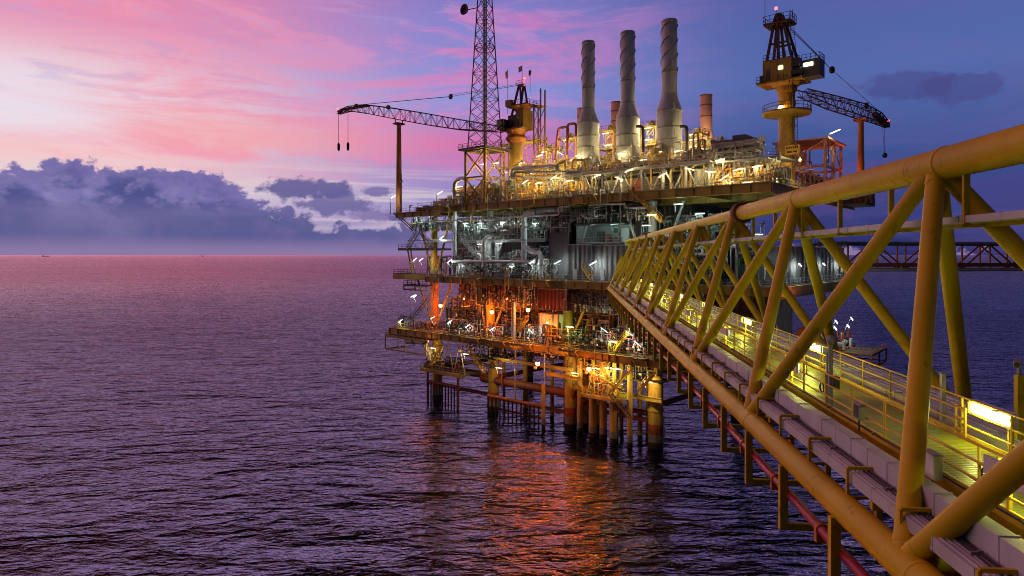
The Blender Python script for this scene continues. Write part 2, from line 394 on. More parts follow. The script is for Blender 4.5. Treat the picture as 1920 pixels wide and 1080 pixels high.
g = G(); rad = [0, 30, 80, 160, 300, 600, 1200, 3000, 8000, 20000, 45000]; n = 48
vs = [(0, 0, 0)]+[(r*math.cos(2*PI*k/n), r*math.sin(2*PI*k/n), 0) for r in rad[1:] for k in range(n)]
fs = [(0, 1+k, 1+(k+1) % n) for k in range(n)]
for j in range(len(rad)-2):
    for k in range(n): fs.append((1+j*n+k, 1+(j+1)*n+k, 1+(j+1)*n+(k+1) % n, 1+j*n+(k+1) % n))
g.add(vs, fs); o = g.build('sea_water', water_mat()); o['kind'] = 'structure'; o['label'] = 'dark rippled sea reflecting the pink and violet dusk sky'

for (px, d, L_) in ((86, 11000, 120), (380, 12000, 60)):
    X = (px-960)/F*d; r = thing('distant_ship', 'tiny pale ship on the left horizon' if px < 100 else 'tiny dark ship on the horizon left of the platform', 'ship', (X, d, 0), .3)
    G().add([(-L_/2, -8, 8), (L_/2, -2, 11), (L_/2, 2, 11), (-L_/2, 8, 8), (-L_/2*.9, -7, -1), (L_/2*.85, -1, -1), (L_/2*.85, 1, -1), (-L_/2*.9, 7, -1)], [(0,1,2,3),(7,6,5,4),(0,4,5,1),(1,5,6,2),(2,6,7,3),(3,7,4,0)]).build('hull', M['white'] if px < 100 else M['darkgrey'], r)
    G().box(-L_*.42, -L_*.25, -6, 6, 8, 18).box(-L_*.36, -L_*.33, -1, 1, 24, 34).build('superstructure', M['white'], r)

# ================================================================= LAMPS
def mk_tube(kind, length=1.75, fat=.055):
    o = pthing('fluorescent_lamp', 'x', 'lamp', 0, 0, -500, 'fluorescent tube lamps', True)
    G().tube((-length/2, 0, 0), (length/2, 0, 0), fat, 8).build('tube', EM[kind], o)
    G().box(-length/2-.08, length/2+.08, -.12, .12, fat+.01, fat+.16).bar((-length*.4, .05, fat+.1), (-length*.4, .35, -1.3), .07).build('housing', M['grey'], o)
    add_light(o, (0, -.15, -.25), kind, 400); return o
LP = {k: mk_tube(k) for k in ('cool', 'white', 'warm', 'lime')}
NL = [0]
NAMES = dict(cool='cool white', white='white', warm='warm yellow', lime='lime tinted')
def tube(kind, u, v, z, tilt=0, e=400, rz=0, desc=''):
    p = W(u, v, z)
    o = dup(LP[kind], p, ROT+rz, f'{NAMES[kind]} fluorescent tube lamp {desc}'.strip(), energy=(kind, e))
    o.rotation_euler = (0, -tilt, ROT+rz); o['group'] = 'fluorescent tube lamps'; NL[0] += 1
    return o
def flood(u, v, z, e, label, size=.42, kind='sod'):
    o = pthing('flood_lamp', label, 'lamp', u, v, z, 'orange sodium flood lamps', True)
    G().lathe((0, 0, 0), [(size*.3, -size), (size*.85, -size*.6), (size, 0), (size*.85, size*.6), (size*.3, size)], 10).build('bulb', EM[kind], o)
    G().lathe((0, 0, size), [(size*.9, -.08), (size*.7, .12), (.1, .3)], 10).bar((0, 0, size+.2), (0, .9, size+.5), .08).build('hood', M['darkgrey'], o)
    add_light(o, (0, -size-.25, -.1), kind, e, size); NL[0] += 1; return o
def pole_lamp(u, v, z, h, kind, label, e=300, side=1):
    """an outdoor post whose tube leans out over the rail"""
    o = pthing('pole_lamp', label, 'lamp', u, v, z)
    G().tube((0, 0, 0), (0, 0, h), .09, 8).tube((0, 0, h), (side*.5, 0, h+.15), .06, 6).box(-.18, .18, -.18, .18, 0, .12).build('pole', M['darkgrey'], o)
    t = G().bar((side*.3, 0, h+.10), (side*2.1, 0, h+.75), .16, .12).build('tube', EM[kind], o)
    G().bar((side*.3, 0, h+.24), (side*2.1, 0, h+.89), .26, .08).build('housing', M['grey'], o)
    add_light(o, (side*1.2, -.1, h), kind, e); return o

# ================================================================= PLATFORM STRUCTURE
PF = pthing('oil_platform', 'large offshore oil platform of stacked steel decks standing on ochre legs in the sea', 'platform', 0, 0, 0)
UL, UR, VB = -74.0, 23.3, 50.0
def deckslab(name, u0, u1, v0, v1, z, t=.3, m='deck'):
    return G().box(u0, u1, v0, v1, z-t, z).build(name, M[m], PF)
def girder_run(u0, u1, v, z, h, m='girder', w=.5, stiff=3.2):
    g = G(); g.beam((u0, v, z-h/2), (u1, v, z-h/2), w, h); n = int((u1-u0)/stiff)
    for k in range(n+1):
        u = u0+(u1-u0)*k/max(1, n); g.box(u-.05, u+.05, v-w/2+.02, v+w/2-.02, z-h+.08, z-.08)
    return g.build('girder', M[m], PF)
uTL = au(742, 1)
deckslab('deck', -64, UR, 1, VB, TOP); deckslab('deck', uTL, -64.01, 1.5, 16, TOP-.9, .3)
girder_run(-56, UR, .7, TOP-.05, 1.55); girder_run(uTL, -56.1, 1.2, TOP-.9, 1.3)
girder_run(-60, UR, 12, TOP-.31, 1.6); girder_run(-60, UR, 26, TOP-.31, 1.6)
uML = au(800, 1)
deckslab('deck', uML, UR, 1, VB, MID); girder_run(uML, UR, .7, MID-.05, 1.45); girder_run(uML, UR, 14, MID-.31, 1.4)
deckslab('deck', au(850, 2), au(1012, 2), 4.0, 12, INT, .25, 'grey')
g = G(); g.beam((au(850, 2), 3.9, INT-.3), (au(1012, 2), 3.9, INT-.3), .3, .6); g.build('girder', M['grey'], PF)
deckslab('deck', UL, UR+1, .6, VB-3, CEL); girder_run(UL, UR+1, .3, CEL-.05, 1.5); girder_run(UL+12, UR, 13, CEL-.31, 1.6)
# cross girders that show at the right hand faces
for z, h in ((TOP, 1.9), (MID, 1.9), (CEL, 2.0)):
    G().beam((UR+.3, 1, z-h/2-.1), (UR+.3, VB, z-h/2-.1), .5, h).build('girder', M['girder'], PF)
for z in (TOP, MID, CEL):
    for u in (-58, -44, -30, -16, -2, 12):
        G().beam((u, 1.5, z-1.0), (u, 46, z-1.0), .4, 1.3).build('cross_beam', M['girder' if z != MID else 'grey'], PF)
LEGX = (820, 925, 1070, 1229); LEGV = 7.0
LEGU = [au(x, LEGV) for x in LEGX]
def leg_geo(u, v, z0, z1, r): return G().tube((u, v, z0), (u, v, z1), r, 24)
def footed(u, v, ztop, r, m='leg', name='leg', root=PF):
    o = leg_geo(u, v, 2.6, ztop, r).build(name, M[m], root)
    gg = G(); gg.tube((u, v, -6), (u, v, 1.2), r*1.03, 24).build('splash_zone', M['marine'], o)
    G().tube((u, v, 1.2), (u, v, 2.7), r*1.035, 24).build('growth_band', M['foot'], o)
    G().tube((u, v, 2.7), (u, v, 4.6), r*1.012, 24).build('tide_band', M['rust'], o)
    for z in (7, 11.5):
        if z < ztop-1: G().tube((u, v, z), (u, v, z+.25), r*1.06, 24).build('weld_ring', M['girder'], o)
    return o
for i, u in enumerate(LEGU):
    footed(u, LEGV, CEL-.4 if i < 3 else 13.4, 1.28 if i < 3 else 1.42)
    if i == 3: G().lathe((u, LEGV, 13.4), [(1.42, 0), (1.25, .35), (.6, .6)], 24).tube((u, LEGV, 13.7), (u, LEGV, CEL-.4), .45, 12).build('leg_cap', M['leg'], PF)
    footed(u+2, 41, CEL-.4, 1.28)
    for (z0, z1) in ((CEL, MID-1.4), (MID, TOP-1.4)):
        G().tube((u, LEGV-1, z0), (u, LEGV-1, z1), 1.05 if z0 == CEL else .8, 20).build('column', M['orange' if z0 == CEL else 'yellow'] if i == 0 else M['girder' if z0 == CEL else 'grey'], PF)
        G().tube((u+2, 41, z0), (u+2, 41, z1), .9, 16).build('column', M['girder'], PF)
        g = G()
        for s_ in (-1, 1):
            uu = u+s_*6.5
            if UL+4 < uu < UR-1: g.tube((uu, LEGV-1, z1), (u+s_*.8, LEGV-1, z0+.5), .28, 10)
        g.build('brace', M['girder' if z0 == CEL else ('yellow' if i == 0 else 'grey')], PF)
# conductors and caissons
for x, r, zt, v in ((1088, .62, 15.0, 6), (1112, .80, 12.6, 5), (1131, .74, 15.5, 5.5), (1152, .80, 12.0, 4.5), (1181, .52, 15.5, 4), (1019, .42, 9.3, 3.2)):
    c = pthing('conductor_pipe', {1088: 'slim ochre pile next to the third platform leg', 1112: 'thick ochre pile with an orange ring under the lit stair platform', 1131: 'ochre pile second right of the orange topped one', 1152: 'wide ochre pile in the middle under the lower stair',
        1181: 'thin ochre pile left of the large free leg', 1019: 'short ochre pile at the right end of the pink brown tube'}[x], 'pile', au(x, v), v, 0)
    G().tube((0, 0, 2.2), (0, 0, zt), r, 20).build('shaft', M['leg'], c); G().tube((0, 0, -6), (0, 0, 1.0), r*1.04, 20).build('splash_zone', M['marine'], c)
    G().tube((0, 0, .95), (0, 0, 2.25), r*1.05, 20).build('growth_band', M['foot'], c)
    if zt > 11: G().tube((0, 0, zt-1.0), (0, 0, zt-.2), r*1.08, 20).build('collar', M['orange'], c)
    if zt > 11: G().tube((0, 0, zt), (0, 0, CEL-.4), r*.55, 12).build('riser', M['girder'], c)
# horizontal jacket tubes and boat fenders
for (x0, x1, z, r, v, m) in ((905, 1080, 7.4, .95, 7, 'brown'), (915, 1016, 4.6, .42, 3.2, 'rust'), (800, 925, 8.2, .85, 7, 'brown'), (803, 862, 5.2, .35, 3.2, 'rust'), (1070, 1229, 6.2, .5, 7.4, 'brown'), (800, 862, 10.6, .3, 3.2, 'brown')):
    G().tube((au(x0, v), v, z), (au(x1, v), v, z), r, 16).build('horizontal_tube', M[m], PF)
for x0, x1 in ((925, 1070), (1070, 1229), (820, 925)):
    a, b = au(x0, 41)+0, au(x1, 41)
    G().tube((LEGU[LEGX.index(x0)]+2, 41, 8), (LEGU[LEGX.index(x1)]+2, 41, 8), .6, 12).tube((LEGU[LEGX.index(x0)]+2, 41, 8), (LEGU[LEGX.index(x1)]+2, 41, CEL-1), .35, 10).build('back_brace', M['brown'], PF)
for u in LEGU: G().tube((u, 7, 8), (u+2, 41, 8), .55, 12).tube((u, 8, CEL-1.5), (u+2, 40, 9), .35, 10).build('side_brace', M['brown'], PF)
bl = pthing('boat_landing', 'dark boat landing fence of thin piles between the left legs', 'boat landing', au(803, 3), 3, 0)
g = G()
for k in range(11): g.tube((k*1.05, 0, -4), (k*1.05, 0, 5.0), .17, 8)
g.build('fender_pile', M['marine'], bl); G().tube((-.5, 0, 9.4), (11, 0, 9.4), .25, 10).tube((-.2, 0, -2), (-.2, 0, 10.5), .3, 10).tube((10.8, 0, -2), (10.8, 0, 10.5), .3, 10).tube((-.5, 0, 5.2), (11, 0, 5.2), .3, 10).build('frame', M['brown'], bl)
bl = pthing('boat_landing', 'dark boat landing fence of thin piles under the long pink brown tube', 'boat landing', au(915, 3.6), 3.6, 0)
g = G(); w = au(1010, 3.6)-au(915, 3.6)
for k in range(13): g.tube((w*k/12, 0, -4), (w*k/12, 0, 4.3), .17, 8)
g.build('fender_pile', M['marine'], bl); G().tube((-.8, .5, 1.8), (w+.8, .5, 1.8), .22, 8).build('frame', M['brown'], bl)
# thin riser pipes that catch the orange light
for x, v, r, m, z0, lb in ((966, 3, .16, 'pale', 5, 'slim pale riser with an orange lit edge right of the second leg'), (941, 5, .13, 'rust', 6, 'thin rusty riser beside the second leg'), (1021, 3.2, .15, 'white', 9, 'thin white riser dropping from the orange lamp'), (1143, 3, .12, 'pale', 0, 'thin grey riser near the lower stair platform')):
    c = pthing('riser_pipe', lb, 'pipe', au(x, v), v, 0); G().pipe([(0, 0, z0), (0, 0, CEL-2), (0, 1.5, CEL-1)], r).build('pipe', M[m], c)
    G().cb((0, .2, CEL-4), .5, .6, .2).cb((0, .2, 11), .5, .6, .2).build('clamp', M['girder'], c)
# railings along deck edges
def edge_rail(u0, u1, v, z, m='grey', **k): return G().rail([(u0, v, z), (u1, v, z)], **k).build('railing', M[m], PF)
edge_rail(-64, UR, 1.15, TOP, 'grey'); edge_rail(uML, UR, 1.15, MID, 'grey'); edge_rail(UL+.2, UR+.8, .8, CEL, 'yellow')
edge_rail(uTL, -64.2, 1.7, TOP-.9, 'grey'); edge_rail(au(850, 2), au(1012, 2), 4.2, INT, 'pale')
for z, m in ((TOP, 'grey'), (MID, 'pale'), (CEL, 'orange')): G().rail([(UR-.1, 1.2, z), (UR-.1, 46, z)]).build('railing', M[m], PF)
# left hand overhangs, hanging frames and stair towers
def platform(x0, x1, ypx, v0, v1, m='girder', rm='grey', depth=.5, under=0):
    u0, _, z = at(x0, ypx, v0); u1 = au(x1, v0)
    G().box(u0, u1, v0, v1, z-.2, z).build('landing', M['deck'], PF); g = G()
    g.bar((u0, v0-.05, z-depth/2), (u1, v0-.05, z-depth/2), .25, depth); g.bar((u0, v1, z-depth/2), (u1, v1, z-depth/2), .25, depth); g.bar((u0+.05, v0, z-depth/2), (u0+.05, v1, z-depth/2), .25, depth)
    if under:
        for u in (u0+.1, (u0+u1)/2, u1-.1): g.bar((u, v0, z), (u, v0, z-under), .25)
        g.bar((u0, v0, z-under), (u1, v0, z-under), .3); g.bar((u0, v0, z-under), (u0, v1, z-under), .3)
    g.build('landing_frame', M[m], PF)
    G().rail([(u1, v0, z), (u0, v0, z), (u0, v1, z)], step=1.4).build('railing', M[rm], PF); return u0, u1, z
platform(747, 812, 466, 2, 8, 'darkgrey', 'grey')
platform(738, 800, 513, 2, 8, 'girder', 'darkgrey', 1.4)
platform(757, 800, 534, 3, 7, 'darkgrey', 'darkgrey', .3, 1.2)
platform(722, 800, 628, .3, 7, 'girder', 'yellow', .4, 3.6)
a = platform(788, 872, 689, 1.5, 8, 'girder', 'cream', .8)
b = platform(1088, 1170, 737, 2, 8, 'girder', 'yellow', .6)
def stairs(p, q, v, m, w=1.0, pv=None):
    pu, _, pz = at(p[0], p[1], v); qu, _, qz = at(q[0], q[1], v); return G().stair((pu, v, pz), (qu, v, qz), w).build('staircase', M[m], PF)
stairs((774, 433), (737, 399), 1.5, 'darkgrey'); stairs((762, 466), (780, 436), 1.5, 'grey'); stairs((808, 470), (786, 436), 1.2, 'girder'); stairs((772, 513), (764, 468), 3.2, 'yellow')
stairs((758, 612), (803, 558), 1.0, 'darkgrey'); stairs((806, 686), (826, 652), 1.0, 'yellow'); stairs((1168, 733), (1090, 690), .8, 'girder'); stairs((1140, 740), (1178, 696), .2, 'girder')
stairs((1142, 740), (1182, 788), 1.4, 'darkgrey'); stairs((1212, 352), (1130, 300), -.6, 'girder') if False else None
stairs((862, 450), (902, 492), 3.2, 'grey'); stairs((905, 500), (915, 525), 3.0, 'pale'); stairs((1090, 470+30), (1110, 530), 2.2, 'lime' if False else 'yellow')
stairs((1240, 418), (1178, 354), .0, 'girder'); stairs((1325, 362), (1350, 322), 3, 'cream')
# hand rail yellow bits, white lattice under the left sub deck
g = G(); u0 = au(800, 1.5); u1 = au(872, 1.5); zt = CEL-2.2; zb = a[2]
for k in range(7): 
    p = u0+(u1-u0)*k/7; q = u0+(u1-u0)*(k+1)/7; g.bar((p, 1.5, zb if k % 2 else zt), (q, 1.5, zt if k % 2 else zb), .16)
g.build('sway_brace', M['cream'], PF)
g = G(); u0, u1 = au(1088, 2), au(1170, 2)
for k in range(6):
    p = u0+(u1-u0)*k/6; g.bar((p, 2, b[2]), (p+(u1-u0)/6*(.9 if k % 2 else -.2), 2, CEL-2.2), .16)
g.build('sway_brace', M['yellow'], PF)

# backing walls added inside the decks so that no daylight shows through the middle of the platform
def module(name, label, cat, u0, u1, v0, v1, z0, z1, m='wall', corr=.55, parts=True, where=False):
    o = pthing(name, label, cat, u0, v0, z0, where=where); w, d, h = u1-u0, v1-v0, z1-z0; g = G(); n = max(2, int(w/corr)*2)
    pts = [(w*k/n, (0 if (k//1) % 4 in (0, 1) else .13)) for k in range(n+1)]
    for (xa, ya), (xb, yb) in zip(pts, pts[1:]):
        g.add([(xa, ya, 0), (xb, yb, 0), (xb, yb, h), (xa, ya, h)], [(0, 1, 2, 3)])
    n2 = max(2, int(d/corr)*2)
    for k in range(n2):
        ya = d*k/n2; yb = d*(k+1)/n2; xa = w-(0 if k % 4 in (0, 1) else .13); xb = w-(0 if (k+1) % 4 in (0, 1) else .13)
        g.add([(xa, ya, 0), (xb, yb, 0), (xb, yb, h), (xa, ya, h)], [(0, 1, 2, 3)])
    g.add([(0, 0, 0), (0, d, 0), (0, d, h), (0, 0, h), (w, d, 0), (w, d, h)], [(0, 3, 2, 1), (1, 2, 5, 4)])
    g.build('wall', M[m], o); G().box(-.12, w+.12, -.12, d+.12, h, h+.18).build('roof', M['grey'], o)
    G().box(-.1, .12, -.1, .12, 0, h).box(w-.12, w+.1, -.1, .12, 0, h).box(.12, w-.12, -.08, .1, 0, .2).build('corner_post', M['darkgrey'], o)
    if parts:
        dd = G().box(w*.2, w*.2+1.0, -.06, .0, .2, 2.3).build('door', M['grey'], o); G().cb((w*.2+.85, -.1, 1.2), .08, .08, .2).build('handle', M['white'], dd)
    return o
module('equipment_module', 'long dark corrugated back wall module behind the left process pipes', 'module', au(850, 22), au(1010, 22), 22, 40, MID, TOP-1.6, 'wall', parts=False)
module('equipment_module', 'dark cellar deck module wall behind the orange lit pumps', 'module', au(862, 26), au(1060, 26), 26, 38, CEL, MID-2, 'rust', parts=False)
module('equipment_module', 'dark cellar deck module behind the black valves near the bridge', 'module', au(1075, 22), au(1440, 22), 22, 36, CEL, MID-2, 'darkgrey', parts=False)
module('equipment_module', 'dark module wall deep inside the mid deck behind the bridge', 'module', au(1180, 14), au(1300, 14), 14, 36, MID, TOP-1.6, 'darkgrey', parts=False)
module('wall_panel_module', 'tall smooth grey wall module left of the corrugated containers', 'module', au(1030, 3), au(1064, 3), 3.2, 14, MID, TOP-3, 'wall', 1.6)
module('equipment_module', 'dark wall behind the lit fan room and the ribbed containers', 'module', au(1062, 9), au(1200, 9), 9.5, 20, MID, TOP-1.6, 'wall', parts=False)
module('cargo_container', 'dark ribbed container standing left of the bridge mouth', 'container', au(1066, 2.2), au(1104, 2.2), 2.4, 7, MID, MID+7.2, 'wall', .5)
module('cargo_container', 'dark ribbed container nearest the bridge mouth', 'container', au(1112, 2.2), au(1168, 2.2), 2.6, 7.5, MID, MID+7.0, 'wall', .6)
module('red_container', 'red ribbed container hanging over the cellar deck', 'container', au(1008, 3), au(1062, 3), 3.2, 8, MID-6.4, MID-2.1, 'red', .5, False)
module('white_cabin', 'narrow white ribbed cabin below the red container', 'cabin', au(1010, 3), au(1046, 3), 3.1, 7, CEL, CEL+6.2, 'white', .5)
# blue-grey long module to the right of the bridge
rm = pthing('side_module', 'long blue grey ribbed module seen through the bridge truss at right', 'module', UR-9.5, 9, MID, rz=0)
g = G(); D = 36
for k in range(60):
    ya, yb = D*k/60, D*(k+1)/60; xa = 9 if k % 4 in (0, 1) else 8.8; xb = 9 if (k+1) % 4 in (0, 1) else 8.8
    g.add([(xa, ya, 0), (xb, yb, 0), (xb, yb, 6.6), (xa, ya, 6.6)], [(0, 1, 2, 3)])
g.box(0, 8.7, 0, D, 0, 6.6); g.build('wall', M['wall'], rm); G().box(-.2, 9.3, -.2, D+.2, 6.6, 6.8).build('roof', M['grey'], rm)
sg = pthing('letter_sign', 'small dark sign panel with a white letter A on the blue grey module', 'sign', UR-.2, 41.5, MID+1.2)
G().box(0, .12, -.9, .9, 0, 2.4).build('panel', M['black'], sg)
G().bar((.16, -.6, .4), (.16, 0, 2.1), .08, .22).bar((.16, .6, .4), (.16, 0, 2.1), .08, .22).bar((.165, -.35, .95), (.165, .35, .95), .07, .2).build('letter', M['white'], sg)
# an open lit switch room above the containers
rmo = pthing('fan_room', 'open lit room with round fans above the dark containers', 'room', au(1078, 3), 3.4, MID+7.6)
w = au(1164, 3)-au(1078, 3)
G().box(0, w, 5, 5.2, 0, 3.6).box(0, .15, 0, 5, 0, 3.6).box(0, w, 0, 5, -.2, 0).build('back_wall', M['wall'], rmo); G().box(-.2, w+.2, -.3, 5, 3.6, 3.9).build('roof', M['darkgrey'], rmo)
for k, (x, z) in enumerate(((w*.62, 2.5), (w*.62, 1.0))):
    f = G().lathe((x, 4.7, z), [(.75, -.3), (.75, .25)], 16, 'y').build('fan', M['grey'], rmo); G().lathe((x, 4.3, z), [(.6, 0), (.1, -.12)], 12, 'y').build('grille', M['black'], f)
G().box(w*.25, w*.38, 3.6, 4.4, 0, 2.4).build('cabinet', M['black'], rmo); G().box(w*.45, w*.53, 3.2, 4.2, 0, 1.8).build('locker', M['red'], rmo); G().box(w*.78, w*.95, 3.6, 4.5, 0, 3).build('locker', M['grey'], rmo)
G().rail([(0, .1, 0), (w, .1, 0)]).build('railing', M['grey'], rmo)

# ================================================================= CLUTTER PROTOTYPES (local: x along the face, y inwards)
def hide_proto(o): o.location = (0, 0, -500)
def p_manifold(a, b, c, w=6, h=4, n=7, seed=1):
    r = random.Random(seed); o = pthing('valve_manifold', 'x', 'manifold', 0, 0, -500)
    g = G()
    for x in (0, w/2, w):
        g.bar((x, 0, 0), (x, 0, h), .16).bar((x, 1.8, 0), (x, 1.8, h), .16).bar((x, 0, h), (x, 1.8, h), .16)
    for z in (h*.5, h): g.bar((0, 0, z), (w, 0, z), .14)
    g.build('frame', M[a], o)
    for z, y, rr in ((h*.28, .5, .20), (h*.8, .9, .16), (h*1.05, 1.3, .24)): G().pipe([(-.6, y, z), (w+.6, y, z), (w+.6, y, z-.8)], rr).build('header', M[b], o)
    for k in range(n):
        x = (k+.5)*w/n; hh = h*r.uniform(.7, 1.15); rr = r.uniform(.08, .15)
        G().pipe([(x, .5, .1), (x, .2, h*.45), (x, .2, hh), (x+w/n*.45, .4, hh), (x+w/n*.45, .9, h*.3)], rr, 6).build('riser', M[b if k % 2 else c], o)
        v = G().lathe((x, .2, h*.35+r.random()), [(.12, -.3), (.26, -.24), (.2, 0), (.26, .24), (.12, .3)], 8).build('valve', M[c], o)
        if k % 2 == 0: G().hoop((x, -.25, h*.4), .28, .04, 10, 'y').build('handwheel', M['red' if k % 3 else 'yellow'], v)
    return o
def p_hvessel(a, b, L=6, r=1.0):
    o = pthing('pressure_vessel', 'x', 'vessel', 0, 0, -500)
    G().lathe((0, r, r+.9), [(r*.3, -.35), (r*.75, -.15), (r, .15), (r, L-.15), (r*.75, L+.15), (r*.3, L+.35)], 18, 'x').build('shell', M[a], o)
    for x in (L*.2, L*.8): G().box(x-.2, x+.2, r*.3, r*1.7, 0, .9+r*.3).build('saddle', M[b], o)
    g = G()
    for x in (.25, .5, .75): g.pipe([(L*x, r, r*1.9+.9), (L*x, r, r*2+1.6), (L*x+.9, r, r*2+1.6), (L*x+.9, r*2+.3, r*2+1.2), (L*x+.9, r*2+.3, .3)], .13, 6)
    g.build('nozzle_pipe', M[b], o); G().hoop((L*.33, r, r+.9), r*1.02, .05, 16, 'x').hoop((L*.66, r, r+.9), r*1.02, .05, 16, 'x').build('band', M['darkgrey'], o)
    G().lathe((L*.5, -.02, r+.9), [(.35, 0), (.4, -.12), (.3, -.18)], 12, 'y').build('manway', M[b], o)
    return o
def p_vvessel(a, b, r=1.1, h=5.5):
    o = pthing('vertical_tank', 'x', 'tank', 0, 0, -500)
    G().lathe((0, 0, .8), [(r*.6, 0), (r, .35), (r, h-.5), (r*.85, h-.15), (r*.45, h+.1), (.15, h+.15)], 18).build('shell', M[a], o)
    g = G()
    for k in range(4): t = PI/4+k*PI/2; g.bar((r*.8*math.cos(t), r*.8*math.sin(t), 0), (r*.8*math.cos(t), r*.8*math.sin(t), 1.3), .18)
    g.build('support_leg', M[b], o)
    G().pipe([(0, 0, h+.8), (0, 0, h+1.8), (r+.6, 0, h+1.8), (r+.6, 0, .4)], .17, 8).pipe([(r*.7, -.4, h*.5), (r+1.1, -.4, h*.5), (r+1.1, -.4, .3)], .12, 6).build('outlet_pipe', M[b], o)
    G().hoop((0, 0, h*.6), r+.6, .05, 14).hoop((0, 0, h*.6+1.05), r+.6, .05, 14).ladder((0, -r-.25, 0), (0, -r-.25, h+.8)).build('ladder', M['yellow'], o)
    return o
def p_skid(a, b, c, w=4.5):
    o = pthing('pump_skid', 'x', 'pump', 0, 0, -500)
    G().box(0, w, 0, 2.2, .0, .3).build('base', M[a], o)
    G().lathe((.3, 1.1, 1.05), [(.3, 0), (.55, .1), (.6, .3), (.6, 1.6), (.45, 1.8)], 14, 'x').build('motor', M[b], o)
    G().lathe((2.5, 1.1, 1.05), [(.25, -.4), (.25, .2), (.7, .3), (.8, .6), (.7, .95), (.3, 1.1)], 14, 'x').build('pump_casing', M[c], o)
    G().pipe([(2.95, 1.1, 1.4), (2.95, 1.1, 3.0), (4.1, 1.1, 3.0), (4.1, 1.1, .3)], .22, 8).pipe([(3.6, 1.1, 1.0), (w+.6, 1.1, 1.0), (w+.6, 2.4, 1.0), (w+.6, 2.4, 3.4)], .18, 8).build('pipework', M[a], o)
    G().box(.2, 1.1, -.25, .15, .3, 1.9).build('control_box', M['white'], o); G().box(.9, 1.7, .7, 1.5, 1.6, 1.95).build('junction_box', M[c], o)
    return o
def p_loop(a, b, w=5, h=4.5, n=4, seed=3):
    r = random.Random(seed); o = pthing('pipe_loop', 'x', 'pipework', 0, 0, -500)
    for k in range(n):
        rr = r.uniform(.14, .3); x0 = k*w/n; top = h*(.75+.3*r.random())
        g = G().pipe([(x0, .3+.3*k, 0), (x0, .3+.3*k, top), (x0+w*.45, .3+.3*k, top), (x0+w*.45, .3+.3*k, h*.35), (x0+w*.7, .3+.3*k, h*.35), (x0+w*.7, 1.8+.3*k, h*.35), (x0+w*.7, 1.8+.3*k, 0)], rr, 8)
        for z in (h*.2, h*.5): g.tube((x0, .3+.3*k, z), (x0, .3+.3*k, z+.14), rr*1.7, 10)
        g.build('pipe', M[a if k % 2 else b], o)
    G().bar((-.4, 0, h*.6), (w+.4, 0, h*.6), .18).bar((-.4, 0, 0), (-.4, 0, h*.6), .18).bar((w+.4, 0, 0), (w+.4, 0, h*.6), .18).build('support', M[b], o)
    return o
def p_rack(a, b, w=8, h=4.2, seed=5):
    r = random.Random(seed); o = pthing('pipe_rack', 'x', 'pipe rack', 0, 0, -500); g = G()
    for x in (0, w/2, w):
        g.beam((x, 0, 0), (x, 0, h), .22, .22).beam((x, 3, 0), (x, 3, h), .22, .22).bar((x, 0, h*.55), (x, 3, h*.55), .2).bar((x, 0, h), (x, 3, h), .2)
    g.bar((0, 0, h*.1), (w/2, 0, h*.95), .12).bar((w/2, 0, h*.95), (w, 0, h*.1), .12).bar((0, 0, h), (w, 0, h), .2); g.build('frame', M[a], o)
    for z in (h*.62, h*1.06):
        for k in range(4):
            rr = r.uniform(.09, .22); y = .4+k*.7; G().pipe([(-.8, y, z-.9), (-.8, y, z+rr), (w+.6, y, z+rr), (w+.6, y, z+1.0)], rr, 7).build('pipe', M[b], o)
    G().box(-.3, w+.3, -.35, -.05, h*.82, h*.86).rail([(0, -.3, h*.86), (w, -.3, h*.86)], 1.0, 1.6).build('cable_tray', M[a], o)
    return o
def p_box(a, w=2.4, h=2.6, d=1.6):
    o = pthing('control_cabinet', 'x', 'cabinet', 0, 0, -500)
    G().box(0, w, 0, d, .25, h).build('body', M[a], o); G().box(-.08, w+.08, -.08, d+.08, h, h+.12).box(.1, w-.1, .1, d-.1, 0, .25).build('frame', M['darkgrey'], o)
    for k in range(2):
        dr = G().box(.1+k*w/2, w/2-.05+k*w/2, -.05, -.005, .4, h-.15).build('door', M[a], o); G().cb((w/2-.2+k*.4-(.0), -.09, h*.5), .08, .07, .3).build('handle', M['darkgrey'], dr)
    G().cb((w*.25, -.08, h*.75), .5, .03, .3).build('label_plate', M['yellow'], o)
    return o
def p_cooler(a, b, w=6):
    o = pthing('air_cooler', 'x', 'cooler', 0, 0, -500)
    G().box(0, w, 0, 3.5, 3.0, 4.0).build('bundle', M[a], o); g = G()
    for x in (.15, w/2, w-.15):
        for y in (.15, 3.35): g.bar((x, y, 0), (x, y, 3), .2)
    g.bar((.15, .15, 0), (w/2, .15, 3), .12).bar((w-.15, .15, 0), (w/2, .15, 3), .12).build('frame', M[b], o)
    for x in (w*.27, w*.73): G().lathe((x, 1.75, 4.0), [(1.25, 0), (1.35, .5), (1.25, .8)], 18).build('fan_ring', M[b], o)
    G().rail([(0, -.1, 3.0), (w, -.1, 3.0)]).build('railing', M['yellow'], o)
    return o
